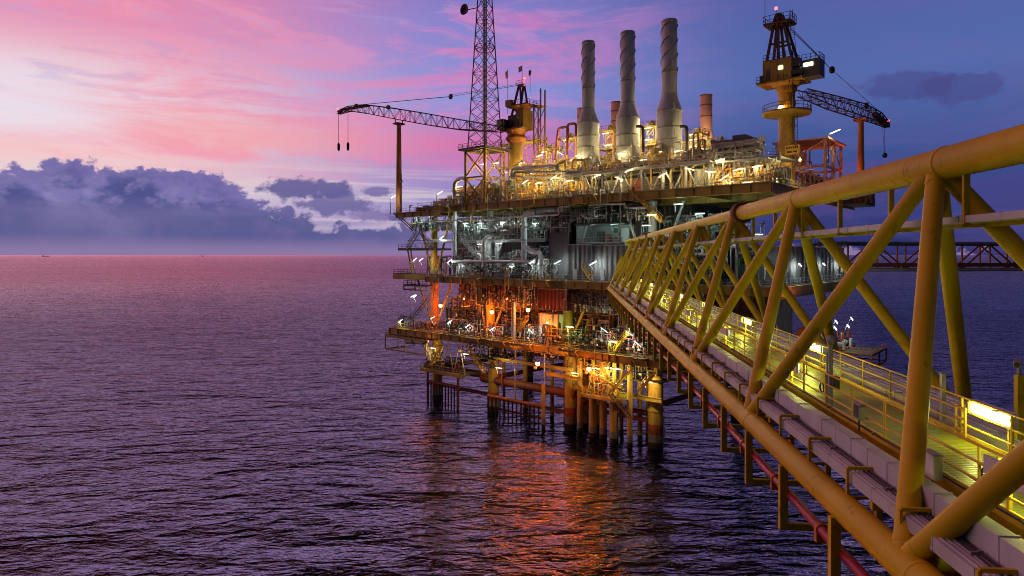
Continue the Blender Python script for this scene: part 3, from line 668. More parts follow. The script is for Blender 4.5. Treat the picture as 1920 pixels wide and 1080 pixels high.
def p_small(a, b, c, w=5, h=4.4, seed=9):
    r = random.Random(seed); o = pthing('small_bore_pipework', 'x', 'pipework', 0, 0, -500)
    for k in range(13):
        x = r.uniform(0, w); y = r.uniform(0, 1.4); t = h*r.uniform(.45, 1.1); q = x+r.choice((-1, 1))*r.uniform(.5, 1.8); rr = r.choice((.05, .07, .09, .12)); z2 = t*r.uniform(.2, .8)
        P = [(x, y, 0), (x, y, t), (q, y, t), (q, y, z2)] if k % 3 else [(-.3, y, z2), (x, y, z2), (x, y, z2+.8), (w+.3, y, z2+.8)]
        G().pipe(P, rr, 6).build('pipe', M[(a, b, c)[k % 3]], o)
    for k in range(5):
        x = r.uniform(.2, w-.2); G().cb((x, -.1, h*r.uniform(.25, .6)), .35, .25, .5).build('gauge_box', M[r.choice(('white', c, 'darkgrey'))], o)
    g = G()
    for x in (0, w*.5, w): g.bar((x, .7, 0), (x, .7, h*1.05), .12)
    g.bar((0, .7, h), (w, .7, h), .12).bar((0, .7, h*.5), (w, .7, h*.5), .1).build('support', M[a], o)
    return o
BASE = {'small_bore_pipework': '{c} thin pipes and gauges', 'valve_manifold': '{c} valve manifold', 'pressure_vessel': '{c} horizontal vessel', 'vertical_tank': '{c} upright round tank', 'pump_skid': '{c} pump skid',
        'pipe_loop': '{c} looping process pipes', 'pipe_rack': '{c} braced pipe rack', 'control_cabinet': '{c} control cabinet', 'air_cooler': '{c} air cooler'}
def mkset(pals, seed):
    out = []
    for i, (cn, a, b, c) in enumerate(pals):
        s = seed+i*7
        out += [(cn, p_manifold(a, b, c, 5.5, 3.6, 7, s)), (cn, p_manifold(b, a, c, 4.0, 4.4, 5, s+1)), (cn, p_hvessel(a, b, 5.5, .95)), (cn, p_vvessel(a, b, 1.0, 4.6)), (cn, p_skid(a, b, c)),
                (cn, p_loop(a, b, 5, 4.4, 4, s+2)), (cn, p_loop(b, c, 3.6, 5.2, 3, s+3)), (cn, p_rack(a, b, 7, 3.8, s+4)), (cn, p_box(a)), (cn, p_cooler(a, b)), (cn, p_small(a, b, c, 5, 4.4, s+5)), (cn, p_small(b, c, a, 4.2, 5.0, s+6))]
    return out
PROTOS = []
def scatter(protos, rows, seed, zone, grp, gap=(.2, .9), zs=1.0):
    r = random.Random(seed)
    Wd = {'small_bore_pipework': 4.6, 'valve_manifold': 6, 'pressure_vessel': 6.6, 'vertical_tank': 3.0, 'pump_skid': 5.6, 'pipe_loop': 5.2, 'pipe_rack': 8.2, 'control_cabinet': 2.8, 'air_cooler': 6.4}
    for (x0, x1, v, z, hs, names) in rows:
        u = au(x0, v); end = au(x1, v)
        while u < end-2.5:
            cand = [p for p in protos if p[1].name.split('.')[0] in names] if names else protos
            cn, p = r.choice(cand); kn = p.name.split('.')[0]; wd = Wd[kn]
            hh = hs*r.uniform(.85, 1.12); off = 1.3 if kn == 'vertical_tank' else .2
            dup(p, W(u+off, v+r.uniform(0, .7), z), ROT, BASE[kn].format(c=cn)+' '+zone, grp, (1, 1, hh))
            u += wd+r.uniform(*gap)
upper = mkset([('cream', 'cream', 'yellow', 'orange'), ('grey', 'grey', 'pale', 'yellow')], 5)
middle = mkset([('grey', 'grey', 'pale', 'white'), ('dark', 'darkgrey', 'pale', 'green')], 50)
lower = mkset([('rusty', 'rust', 'grey', 'red'), ('dark', 'black', 'darkgrey', 'blue'), ('dark grey', 'darkgrey', 'grey', 'white')], 90)
pink = mkset([('salmon', 'salmon', 'orange', 'red')], 120)
PROTOS = [p for s_ in (upper, middle, lower, pink) for _, p in s_]
small = ('small_bore_pipework',)
thin = ('small_bore_pipework', 'valve_manifold', 'pipe_loop', 'pipe_rack', 'vertical_tank', 'pressure_vessel')
scatter(upper, [(855, 1335, 1.6, TOP, .75, small), (860, 1335, 6.2, TOP, 1.0, small), (960, 1330, 9.8, UPZ, .62, small), (1000, 1330, 15, UPZ, 1.0, small), (1040, 1320, 19.5, UPZ, 1.2, small)], 71, 'on the top deck', 'small pipework on the top deck', (-.6, .3)) if False else None
# upper deck: two tiers, several rows deep
scatter(upper, [(852, 1110, 3.0, TOP, .95, None), (1130, 1330, 9.5, TOP, .8, ('pressure_vessel', 'pump_skid', 'control_cabinet')), (850, 1110, 8.0, TOP, 1.05, None), (860, 1330, 15, TOP, 1.2, None)], 3, 'on the top deck', 'equipment on the top deck')
UPZ = 53.3
deckslab('deck', au(955, 9), au(1325, 9), 9, 34, UPZ, .25, 'cream'); g = G(); g.beam((au(955, 9), 8.8, UPZ-.25), (au(1325, 9), 8.8, UPZ-.25), .35, .6).build('girder', M['pale'], PF)
G().rail([(au(955, 9), 9.1, UPZ), (au(1325, 9), 9.1, UPZ)]).build('railing', M['pale'], PF)
FV = 2.6
deckslab('deck', au(1052, FV), au(1332, FV), FV, 8.99, UPZ, .25, 'grey'); G().beam((au(1052, FV), FV-.2, UPZ-.2), (au(1332, FV), FV-.2, UPZ-.2), .35, .55).build('girder', M['white'], PF)
G().rail([(au(1052, FV), FV+.1, UPZ), (au(1332, FV), FV+.1, UPZ)], step=1.5, r=.05).build('railing', M['white'], PF)
g = G(); u0, u1 = au(1095, FV), au(1330, FV); n = 6
for k in range(n+1):
    u = u0+(u1-u0)*k/n; g.beam((u, FV, TOP), (u, FV, UPZ-.5), .38, .38)
    if k < n: g.bar((u+.2, FV, UPZ-.6), (u+(u1-u0)/n*.5, FV, TOP+.2), .2).bar((u+(u1-u0)/n-.2, FV, UPZ-.6), (u+(u1-u0)/n*.5, FV, TOP+.2), .2)
g.build('support_frame', M['pale'], PF)
scatter(upper, [(960, 1330, 11.0, UPZ, .85, thin), (965, 1330, 17, UPZ, 1.1, thin), (1000, 1330, 24, UPZ, 1.35, thin)], 8, 'on the raised upper tier', 'equipment on the raised tier')
UP2 = 57.6
deckslab('deck', au(1035, 19), au(1330, 19), 20, 32, UP2, .25, 'cream'); G().rail([(au(1035, 19), 20.1, UP2), (au(1330, 19), 20.1, UP2)]).build('railing', M['yellow'], PF)
g = G()
for k in range(8):
    u = au(1035, 19)+k*5.2; g.bar((u, 20.2, UPZ), (u, 20.2, UP2-.2), .25)
g.build('support_frame', M['cream'], PF)
scatter(upper, [(1040, 1320, 21, UP2, .72, thin)], 15, 'on the highest tier behind the stacks', 'equipment on the highest tier')
# mid deck and walkway level
scatter(middle, [(856, 1022, 3.0, MID, .9, thin+('pump_skid',)), (850, 1030, 9, MID, 1.3, None), (850, 1015, 15, MID, 1.5, thin), (856, 1005, 6.2, INT, .8, thin), (858, 1010, 9, INT, 1.0, ('valve_manifold', 'pipe_loop')),
                 (1180, 1330, 3, MID, 1.6, thin), (1200, 1420, 9, MID+6.9, 1.2, ('valve_manifold', 'pipe_loop', 'pipe_rack'))], 21, 'on the mid deck', 'equipment on the mid deck')
scatter(middle, [(800, 850, 8, MID+.1, 1.1, ('valve_manifold', 'pipe_loop')), (785, 850, 8, TOP-5.6, .7, ('valve_manifold', 'pipe_loop'))], 23, 'beside the left stairs', 'equipment on the mid deck')
scatter(upper, [(855, 1060, 1.7, TOP, .7, small), (860, 1130, 6.2, TOP, 1.0, small), (1060, 1330, 5.5, UPZ, .5, small), (1000, 1330, 15, UPZ, 1.0, small), (1040, 1320, 19.5, UPZ, 1.2, small)], 71, 'on the top deck', 'small pipework on the top deck', (-.6, .4))
scatter(middle, [(856, 1030, 1.6, MID, .8, small), (850, 1030, 5.2, MID, 1.4, small), (856, 1010, 7.6, INT, 1.2, small), (860, 1060, 1.8, TOP-7.0, .9, small), (1066, 1200, 1.9, TOP-5.2, .62, small), (1200, 1420, 5, MID, 2.6, small), (760, 850, 3, TOP-5.6, .8, small)], 72, 'on the mid deck', 'small pipework on the mid deck', (-.6, .3))
scatter(lower, [(835, 1230, 1.8, CEL, .75, small), (840, 1250, 6.6, CEL, 1.4, small), (860, 1000, 2.5, MID-6.3, .95, small), (1066, 1130, 2.5, MID-6.3, .95, small), (1300, 1440, 2, CEL, 1.5, small)], 73, 'on the cellar deck', 'small pipework on the cellar deck', (-.5, .5))
# cellar deck
scatter(lower, [(832, 1200, 3.4, CEL, .8, None), (840, 1230, 9, CEL, 1.15, None), (835, 1260, 16, CEL, 1.7, thin), (1080, 1330, 4.5, CEL, 1.0, ('valve_manifold', 'pump_skid', 'pipe_loop')), (745, 800, 3, CEL, .55, ('pump_skid', 'valve_manifold'))], 31, 'on the cellar deck', 'equipment on the cellar deck')
scatter(lower, [(1300, 1440, 4.5, CEL, .9, ('valve_manifold', 'pump_skid', 'pressure_vessel'))], 37, 'behind the bridge', 'equipment on the cellar deck')
scatter(lower, [(1105, 1165, 3.2, b[2], .55, ('valve_manifold',)), (800, 865, 3.2, a[2], .6, ('valve_manifold', 'pipe_loop'))], 39, 'on the hanging lower platform', 'equipment on the hanging platforms')
# hanging services below the mid and top deck (front)
scatter(middle, [(866, 1000, 4.5, MID-6.0, .9, ('pipe_loop',)), (1062, 1130, 4, MID-6.6, .9, ('pipe_loop', 'valve_manifold'))], 41, 'slung under the mid deck', 'pipes slung under the mid deck')
# small red and yellow goods at the far left of the top deck
for x, w_, h_, m, lb in ((812, 2.6, 1.4, 'yellow', 'low yellow cargo basket near the boom rest'), (826, 1.8, 2.0, 'red', 'square red tank left of the pole lamp'), (838, 2.2, 2.6, 'red', 'tall red cabinet right of the pole lamp'), (793, 2.0, 1.5, 'rust', 'small rusty box beside the boom rest post'), (779, 1.3, 1.2, 'orange', 'small orange box nearest the boom rest post')):
    c = pthing('deck_box', lb, 'box', au(x, 3), 3, TOP-.9 if au(x, 3) < -64 else TOP)
    G().box(0, w_, 0, 1.5, .15, h_).build('body', M[m], c); G().box(-.06, w_+.06, -.06, 1.56, h_, h_+.1).bar((0, -.05, .15), (w_, -.05, h_), .1).box(.1, w_-.1, .1, 1.4, 0, .15).build('frame', M['darkgrey'], c)
# big signature pipes of the mid deck
def bigpipe(pts, r, m, lb, v, fl=True):
    P = [at(p[0], p[1], v if len(p) < 3 else p[2]) for p in pts]; o0 = P[0]
    c = pthing('process_pipe', lb, 'pipe', o0[0], o0[1], o0[2]); L = [(p[0]-o0[0], p[1]-o0[1], p[2]-o0[2]) for p in P]
    G().pipe(L, r, 14, r*2.6, 5).build('pipe', M[m], c)
    if fl:
        g = G()
        for a_, b_ in zip(L, L[1:]):
            a_, b_ = Vector(a_), Vector(b_); d = b_-a_
            if d.length > 3: mm = a_+d*.5; k = d.normalized()*.12; g.tube(mm-k, mm+k, r*1.35, 14)
        if g.v: g.build('flange', M['grey'], c)
    return c
bigpipe([(848, 490), (1003, 491)], .36, 'pale', 'straight pale pipe lying low across the left mid deck', 1.7)
bigpipe([(908, 500), (908, 446), (932, 440, 4.5), (932, 500, 4.5)], .52, 'pale', 'thick pale pipe rising and hooking over below the walkway', 1.9)
bigpipe([(983, 500), (983, 400), (1030, 392), (1060, 392)], .62, 'stack', 'thick grey pipe with a long elbow left of the grey wall', 2.2)
bigpipe([(983, 462), (1000, 474), (1014, 474), (1014, 520)], .5, 'stack', 'thick grey stepped pipe in front of the smooth wall', 1.6)
bigpipe([(942, 408), (1048, 403), (1048, 388), (1070, 387)], .17, 'white', 'long thin white pipe under the top deck edge', 1.0, False)
bigpipe([(1104, 384), (1172, 382), (1174, 390), (1215, 389)], .17, 'white', 'thin white stepped pipe above the lit fan room', 1.0, False)
bigpipe([(770, 421), (820, 414), (942, 411)], .17, 'white', 'thin white pipe running to the left stair', 1.3, False)
bigpipe([(853, 394), (853, 480)], .45, 'pale', 'upright pale pipe at the left end of the walkway', 2.0)
bigpipe([(850, 452), (812, 452), (806, 462)], .36, 'pale', 'pale bent pipe beside the yellow column', 2.2)
bigpipe([(765, 450), (850, 450)], .16, 'white', 'thin white pipe beside the left landing', 2.4, False)
bigpipe([(852, 374), (852, 342), (864, 334), (880, 336)], .5, 'pale', 'pale hooked pipes standing left of the tower frame', 3)
bigpipe([(763, 640), (790, 640), (806, 660), (806, 676)], .62, 'pale', 'pale grey pipe curving down under the left corner', 2.0)
for k, (x, y0, y1) in enumerate(((963, 566, 650), (897, 577, 640), (904, 577, 640), (838, 576, 620), (845, 576, 620))):
    bigpipe([(x, y0), (x, y1)], .45 if k == 0 else .22, 'grey' if k == 0 else 'black', ('upright dark grey pipe standing in the orange light', 'left one of two black risers in the orange light', 'right one of two black risers in the orange light', 'left one of two black risers beside the orange column', 'right one of two black risers beside the orange column')[k], 1.4)
bigpipe([(1040, 300), (1047, 240), (1065, 238), (1065, 262)], .3, 'brown', 'left one of two dark hooked vent pipes by the first stack', 16, False)
bigpipe([(1063, 290), (1064, 233), (1080, 231), (1080, 255)], .3, 'brown', 'right one of two dark hooked vent pipes by the first stack', 15, False)
for x, nm in ((1206, 'middle'), (1288, 'tallest')): bigpipe([(x-12, 237), (x, 237), (x, 285)], .3, 'darkgrey', f'dark bent vent pipe hugging the {nm} stack', 13, False)
for k, x in enumerate(range(962, 1330, 37)):
    r_ = random.Random(x); y0 = 360; v_ = 4+r_.random()*5
    bigpipe([(x, 362), (x, 300+r_.random()*20), (x+12+r_.random()*14, 300), (x+24, 362)], .16+r_.random()*.12, r_.choice(['cream', 'pale', 'yellow']), 'tall bent pipe on the top deck', v_, False)
    THINGS[-1][1] = True
for (x0, y0, x1, y1, r_, m_, lb) in ((960, 316, 1045, 312, .42, 'pale', 'thick pale horizontal pipe behind the tower frame'), (965, 322, 1090, 324, .3, 'grey', 'grey horizontal pipe left of the white support frame'), (955, 330, 1060, 334, .2, 'white', 'thin white horizontal pipe above the yellow lit valves')):
    bigpipe([(x0, y0+14), (x0, y0), (x1, y1), (x1, y1+14)], r_, m_, lb, 3.2)
hc = pthing('diesel_crate', 'dark boxy generator behind the white support frame', 'generator', au(1130, 6.5), 6.5, TOP); w = au(1320, 6.5)-au(1130, 6.5)
G().box(0, w, 0, 5, 0, 3.3).build('enclosure', M['darkgrey'], hc)
for k in range(7): G().box(w*k/7+.3, w*(k+1)/7-.3, -.08, 0, .4, 2.9).build('louvre_panel', M[('black', 'darkgrey', 'rust', 'black')[k % 4]], hc)
# ================================================================= TOWER
TU, TV, S0 = au(873, .8), .8, 6.3; TZ = 61.0
tw = pthing('communication_tower', 'tall dark lattice communication tower on a braced ochre base frame', 'tower', TU, TV, TOP)
g = G(); H = TZ-TOP
cs = [(0, 0), (S0, 0), (S0, S0), (0, S0)]
for (x, y) in cs: G().tube((x, y, 0), (x, y, H), .32, 10).build('leg', M['crane'], tw)
for lv in (0, 1):
    z0, z1 = H*lv/2+.2, H*(lv+1)/2-.2
    for i in range(4):
        p, q = cs[i], cs[(i+1) % 4]; g.bar((*p, z0), (*q, z1), .22).bar((*q, z0), (*p, z1), .22).bar((*p, z1+.1), (*q, z1+.1), .3)
g.build('base_brace', M['crane'], tw)
e_ = 1.2
G().box(-e_, S0+e_, -e_, S0+e_, H, H+.25).build('platform_floor', M['darkgrey'], tw)
G().rail([(-e_, -e_, H+.25), (S0+e_, -e_, H+.25), (S0+e_, S0+e_, H+.25), (-e_, S0+e_, H+.25), (-e_, -e_, H+.25)], step=1.5).build('railing', M['darkgrey'], tw)
Ht = 42.0; n = 14; g = G(); gm = G(); cx = S0/2
def cor(t):
    s_ = (5.6*(1-t)+1.7*t)/2; return [(cx-s_, cx-s_, H+Ht*t), (cx+s_, cx-s_, H+Ht*t), (cx+s_, cx+s_, H+Ht*t), (cx-s_, cx+s_, H+Ht*t)]
for i in range(4): gm.tube(cor(0)[i], cor(1)[i], .13, 8)
gm.build('mast_leg', M['boom'], tw)
for k in range(n):
    t0, t1 = 1-(1-k/n)**1.0, (k+1)/n; A, B = cor(t0), cor(t1)
    for i in range(4):
        j = (i+1) % 4; g.tube(A[i], B[j], .065, 5, cap=False).tube(A[j], B[i], .065, 5, cap=False)
        if k % 2 == 0: g.tube(A[i], A[j], .06, 5, cap=False)
g.build('lattice', M['boom'], tw)
G().ladder((cx, cx-.3, H), (cx, cx-.3, H+Ht), .7).tube((cx+.5, cx, H), (cx+.5, cx, H+Ht), .14, 8).tube((cx-.5, cx, H), (cx-.5, cx, H+Ht), .1, 8).build('cable_ladder', M['grey'], tw)
G().hoop((cx, cx, H+Ht*.56), 2.0, .08, 14).hoop((cx, cx, H+Ht*.56+.9), 2.0, .06, 14).tube((cx+2.2, cx-.6, H+Ht*.56), (cx+2.2, cx-.6, H+Ht*.56+2), .12, 6).build('ring_platform', M['darkgrey'], tw)
zz = at(876, 12, TV)[2]-TOP
dsh = G().lathe((-1.3, 1.0, zz), [(.2, .3), (.8, .15), (1.25, -.25), (1.3, -.25), (.9, .3), (.2, .5)], 18, 'y').build('dish_antenna', M['darkgrey'], tw)
G().bar((-1.3, 1.4, zz), (cx-1.2, cx-1, zz), .15).build('dish_bracket', M['darkgrey'], tw)

# ================================================================= CRANES
def lattice_boom(root, nodes, ws, m, n, up=(0, 0, 1), side=(0, 1, 0)):
    """box lattice through nodes [(top, bottom) chords], ws = half width across"""
    g = G(); gc = G(); side = Vector(side)
    def smp(t):
        x = t*(len(nodes)-1); i = min(int(x), len(nodes)-2); f = x-i
        a = Vector(nodes[i][0]).lerp(Vector(nodes[i+1][0]), f); b = Vector(nodes[i][1]).lerp(Vector(nodes[i+1][1]), f); w = ws[i]*(1-f)+ws[i+1]*f
        return [a-side*w, a+side*w, b+side*w, b-side*w]
    prev = smp(0)
    for k in range(n):
        cur = smp((k+1)/n)
        for i in range(4):
            j = (i+1) % 4; gc.tube(prev[i], cur[i], .12, 6, cap=False)
            if k % 2: g.tube(prev[i], cur[j], .06, 5, cap=False)
            else: g.tube(prev[j], cur[i], .06, 5, cap=False)
            g.tube(cur[i], cur[j], .05, 5, cap=False)
        prev = cur
    n0 = len(gc.v); gc.add(g.v, g.f); gc.build('boom_lattice', m, root)
CU, CV = au(968, 10), 10.0
cr = pthing('pedestal_crane', 'left pedestal crane with ochre machinery and long rusty boom pointing left', 'crane', CU, CV, TOP)
def L1(x, y, v=CV): p = at(x, y, v); return (p[0]-CU, p[1]-CV, p[2]-TOP)
zt = L1(968, 262)[2]
G().tube((0, 0, 0), (0, 0, zt), 1.6, 24).build('pedestal', M['crane'], cr); G().lathe((0, 0, zt), [(1.6, -.8), (2.5, 0), (2.5, .5), (2.1, .6), (2.1, 1.6), (2.4, 1.7), (2.4, 2.1)], 24).build('slew_ring', M['orange'], cr)
zh = zt+2.1
G().box(-3.2, 3.8, -2.2, 2.2, zh, zh+.35).build('turntable', M['crane'], cr)
mh = G().box(1.3, 3.6, -1.7, 1.7, zh+.35, zh+4.4).box(1.2, 3.7, -1.75, -1.7, zh+2.2, zh+2.4).box(1.2, 3.7, -1.75, -1.7, zh+4.3, zh+4.5).build('machinery_house', M['crane'], cr); G().box(-2.9, -1.4, -.6, 1.6, zh+.35, zh+2.2).box(-1.2, 1.2, -1.6, 1.4, zh+.35, zh+3.4).box(-.9, .2, -1.7, -.9, zh+.4, zh+1.9).build('engine_block', M['black'], cr); G().box(1.6, 2.3, -1.78, -1.71, zh+.5, zh+2.1).build('door', M['darkgrey'], mh)
cb_ = G().box(-3.6, -1.6, -2.9, -.9, zh+.2, zh+2.6).build('cab', M['darkgrey'], cr); G().box(-3.68, -3.62, -2.7, -1.1, zh+1.0, zh+2.3).box(-3.4, -1.8, -2.98, -2.92, zh+1.0, zh+2.3).build('window', M['glass'], cb_)
G().lathe((-2.3, 1.3, zh+1.3), [(.9, -.8), (.9, .8)], 16, 'y').lathe((-.6, 0, zh+1.4), [(1.0, -1), (1.0, 1)], 16, 'y').build('winch_drum', M['black'], cr)
g = G(); zg = L1(985, 160)[2]; xg = 1.9
for y in (-1.6, 1.6): g.bar((3.2, y, zh+.3), (xg, y*.5, zg), .35).bar((-1.0, y, zh+.3), (xg-.4, y*.5, zg), .4).bar((.4, y*.8, zh+5), (2.8, y*.8, zh+5), .2)
g.bar((xg, -.9, zg), (xg, .9, zg), .5).build('gantry', M['boom'], cr)
zp = L1(985, 200)[2]
G().box(-1.3, 4.6, -2, 2, zp, zp+.25).tube((1.6, 0, zp-.9), (1.6, 0, zp), 1.5, 20, 2.6).build('service_platform', M['orange'], cr); G().rail([(-1.3, -2, zp+.25), (4.6, -2, zp+.25), (4.6, 2, zp+.25)], step=1.2).rail([(xg-1.2, -.9, zg), (xg+1.5, -.9, zg)], step=.9).build('railing', M['darkgrey'], cr)
G().box(-1.5, .2, -2.2, -1.2, zp+.3, zp+1.7).build('lit_box', M['cream'], cr)
nodes = [(L1(938, 237, 8.5), L1(938, 247, 8.5)), (L1(860, 224, 7.5), L1(860, 243, 7.5)), (L1(800, 213, 7), L1(800, 234, 7)), (L1(745, 204, 6), L1(745, 224, 6)), (L1(690, 197, 5.5), L1(690, 213, 5.5)), (L1(655, 200, 5), L1(655, 208, 5)), (L1(635, 209, 5), L1(635, 214, 5))]
lattice_boom(cr, nodes, [1.0, 1.1, 1.1, 1.1, .9, .7, .5], M['boom'], 34)
g = G(); g.bar(L1(640, 206, 5), L1(690, 198, 5.5), 1.0, .5); g.lathe(L1(668, 198, 5.5), [(.55, -.3), (.55, .3)], 12, 'y').lathe(L1(728, 201, 6), [(.6, -.3), (.6, .3)], 12, 'y').lathe(L1(637, 211, 5), [(.5, -.3), (.5, .3)], 12, 'y'); g.build('boom_head', M['black'], cr)
g = G()
for dv in (-.6, .6): g.tube(L1(985, 158, CV+dv), L1(845, 181, 8+dv), .05, 5)
g.tube(L1(845, 181, 8), L1(668, 197, 5.5), .09, 5); g.tube(L1(985, 156), L1(845, 178, 8), .04, 5); g.build('luffing_rope', M['cable'], cr)
G().lathe(L1(845, 181, 8), [(.35, -.3), (.7, -.1), (.7, .1), (.35, .3)], 12, 'y').build('pulley_block', M['black'], cr)
for x, yb in ((635, 283), (652.5, 282)):
    hk = G().tube(L1(x, 214, 5), L1(x, yb-12, 5), .07, 5).build('hoist_rope', M['cable'], cr); p = L1(x, yb-8, 5); G().lathe(p, [(.2, -1.3), (.4, -.8), (.42, .6), (.12, 1.2)], 10).build('hook_block', M['black'], cr)
p = L1(633, 204, 5); G().lathe(p, [(.2, -.2), (.28, 0), (.2, .2)], 10).build('beacon', EM['red'], cr)
p = L1(983, 147); G().lathe(p, [(.2, -.2), (.28, 0), (.2, .2)], 10).tube((p[0], p[1], p[2]-.2), (p[0], p[1], zg), .08, 6).build('beacon', EM['red'], cr)
# ladder tower right of the left crane
lt = pthing('access_tower', 'narrow ochre lattice access tower right of the left crane', 'tower', au(1001, 11), 11, TOP); g = G(); h_ = at(1005, 200, 11)[2]-TOP; hp = at(1005, 168, 11)[2]-TOP
for x, y in ((0, 0), (2.0, 0), (2.0, 1.6), (0, 1.6)): G().bar((x, y, 0), (x, y, hp if x > 0 else h_), .26).build('leg', M['crane'], lt)
for k in range(6):
    z0, z1 = h_*k/6, h_*(k+1)/6; g.bar((0, 0, z0), (2, 0, z1), .13).bar((2, 0, z0), (0, 0, z1), .13).bar((0, 0, z1), (2, 0, z1), .13).bar((0, 1.6, z0), (2, 1.6, z1), .13)
g.build('lattice', M['crane'], lt); G().box(-.3, 2.3, -.3, 1.9, h_, h_+.15).rail([(-.3, -.3, h_), (2.3, -.3, h_)], step=.9).build('top_landing', M['orange'], lt)
# boom rest posts
br = pthing('boom_rest', 'slender orange boom rest post at the left deck corner', 'post', au(748, 5), 5, TOP-.9); h_ = at(748, 233, 5)[2]-TOP+.9
G().tube((0, 0, 0), (0, 0, h_), .82, 20, .58).build('post', M['orange'], br); G().bar((-1.0, 0, h_+.1), (1.0, 0, h_+.1), 2.6, .35).bar((0, -1.2, h_), (0, -1.2, h_+1.2), .2).bar((0, 1.2, h_), (0, 1.2, h_+1.2), .2).build('cradle', M['darkgrey'], br)
G().ladder((.95, 0, 1), (.95, 0, h_*.45), .4, 'y').hoop((.9, 0, h_*.3), .5, .04).build('ladder', M['darkgrey'], br); G().lathe((1.6, -.3, h_*.36), [(.1, -.3), (.35, 0), (.1, .3)], 10).bar((.6, -.2, h_*.36), (1.5, -.3, h_*.36), .08).build('loudspeaker', M['pale'], br)
# right crane
RU, RV = 20.0, 18.0
rc = pthing('pedestal_crane', 'right pedestal crane with a thick lit ochre column and dark cab', 'crane', RU, RV, TOP)
def L2(x, y, v=RV): p = at(x, y, v); return (p[0]-RU, p[1]-RV, p[2]-TOP)
def L2u(x, y, u=RU): p = at(x, y, u=u); return (p[0]-RU, p[1]-RV, p[2]-TOP)
zt = L2(1477, 170)[2]; zr = L2(1477, 212)[2]
G().tube((0, 0, 0), (0, 0, zt), 1.42, 28).build('pedestal', M['crane'], rc); G().tube((0, 0, zr+1.3), (0, 0, zr+2.1), 1.55, 28).lathe((0, 0, zt-.5), [(1.42, 0), (1.8, .4), (1.8, 1.2)], 28).build('slew_ring', M['crane'], rc)
G().lathe((0, 0, zr), [(1.5, -.7), (3.9, -.35), (4.2, -.3), (4.2, .18), (1.4, .2)], 28).build('ring_platform', M['crane'], rc)
g = G()
for hh in (.6, 1.2): g.hoop((0, 0, zr+.18+hh), 4.1, .05, 24)
for k in range(24): t = 2*PI*k/24; g.bar((4.1*math.cos(t), 4.1*math.sin(t), zr+.1), (4.1*math.cos(t), 4.1*math.sin(t), zr+1.4), .07)
g.build('railing', M['darkgrey'], rc)
zd = zt+.4
G().lathe((0, 0, zd), [(2.0, .3), (2.6, .7), (2.7, .9)], 20).box(-4.6, 3.5, -2.6, 2.6, zd+.9, zd+1.15).build('turntable', M['crane'], rc)
mh = G().box(-3.4, 1.6, -2.4, 2.2, zd+1.15, zd+5.0).box(-3.45, -3.3, -2.5, -2.35, zd+1.15, zd+5.0).box(-.95, -.8, -2.5, -2.4, zd+1.15, zd+5.0).box(-3.4, 1.6, -2.5, -2.4, zd+4.7, zd+5.0).build('machinery_house', M['crane'], rc)
G().lathe((2.4, -1.8, zd+2.2), [(.7, -.9), (.7, .9)], 14, 'x').box(1.7, 3.0, -2.4, -1.2, zd+3.2, zd+4.6).box(-4.4, -3.5, -1.5, 1.5, zd+1.2, zd+2.8).build('winch', M['black'], rc); G().box(-2.9, -2.2, -2.5, -2.41, zd+1.4, zd+3.4).build('door', M['darkgrey'], rc)
G().pipe([(1.9, -2.5, zd+1.2), (2.0, -3.0, zd-1.5), (1.7, -1.8, zr+.5)], .08, 6).pipe([(1.4, -2.5, zd+1.2), (1.2, -3.0, zd-1.0), (1.3, -1.6, zr+.5)], .06, 6).build('hose', M['black'], rc); G().box(-.6, .1, -2.48, -2.42, zd+3.1, zd+3.7).build('window', EM['lime'], mh)
G().rail([(-4.6, -2.6, zd+1.15), (-3.4, -2.6, zd+1.15)], step=.8).rail([(-3.4, -2.4, zd+5), (1.6, -2.4, zd+5), (1.6, 2.2, zd+5)], step=1.0).build('railing', M['darkgrey'], rc)
cx0 = 3.2
cabn = G().box(cx0, cx0+3.0, -1.9, 1.0, zd+1.0, zd+3.9).box(1.6, cx0, -.8, .8, zd+.6, zd+1.1).build('cab', M['darkgrey'], rc)
G().box(cx0+.3, cx0+1.9, -1.98, -1.92, zd+2.9, zd+3.5).build('window', EM['lime'], cabn); G().rail([(cx0, -1.9, zd+3.9), (cx0+3, -1.9, zd+3.9), (cx0+3, 1.0, zd+3.9)], step=.7).build('cab_railing', M['darkgrey'], rc)
g = G(); ztp = L2(1455, 38)[2]
for x0, x1 in ((-3.0, -1.9), (-.9, -1.3), (1.5, -.6)):
    for y in (-1.8, 1.6): g.bar((x0, y, zd+5), (x1, y*.4, ztp), .42)
g.bar((-2.5, -1.2, zd+8.3), (.5, -1.2, zd+8.3), .3).bar((-2.5, 1.1, zd+8.3), (.5, 1.1, zd+8.3), .3).bar((-1.3, -.8, ztp-.5), (-1.3, .8, ztp-.5), .9, 1.1); g.ladder((1.8, -1.2, zd+5), (.9, -.6, ztp+1.0), .6).build('gantry', M['boom'], rc)
G().box(-3.6, 1.2, -1.8, 1.6, ztp-1.2, ztp-1.0).rail([(-3.6, -1.8, ztp-1), (1.2, -1.8, ztp-1), (1.2, 1.6, ztp-1), (-3.6, 1.6, ztp-1), (-3.6, -1.8, ztp-1)], 1.5, 1.1).build('top_platform', M['boom'], rc)
G().lathe((-1.3, 0, ztp+.3), [(.8, -.6), (.8, .6)], 14, 'y').build('sheave', M['black'], rc)
bc = G().tube((-1.9, 0, ztp), (-1.9, 0, ztp+2.0), .07, 6).build('beacon_mast', M['black'], rc); G().lathe((-1.9, 0, ztp+2.2), [(.2, -.25), (.3, 0), (.2, .25)], 10).build('beacon', EM['red'], bc)
G().tube((-3.5, -1.2, ztp-1), (-3.5, -1.2, ztp+6), .05, 5).build('whip_antenna', M['black'], rc)
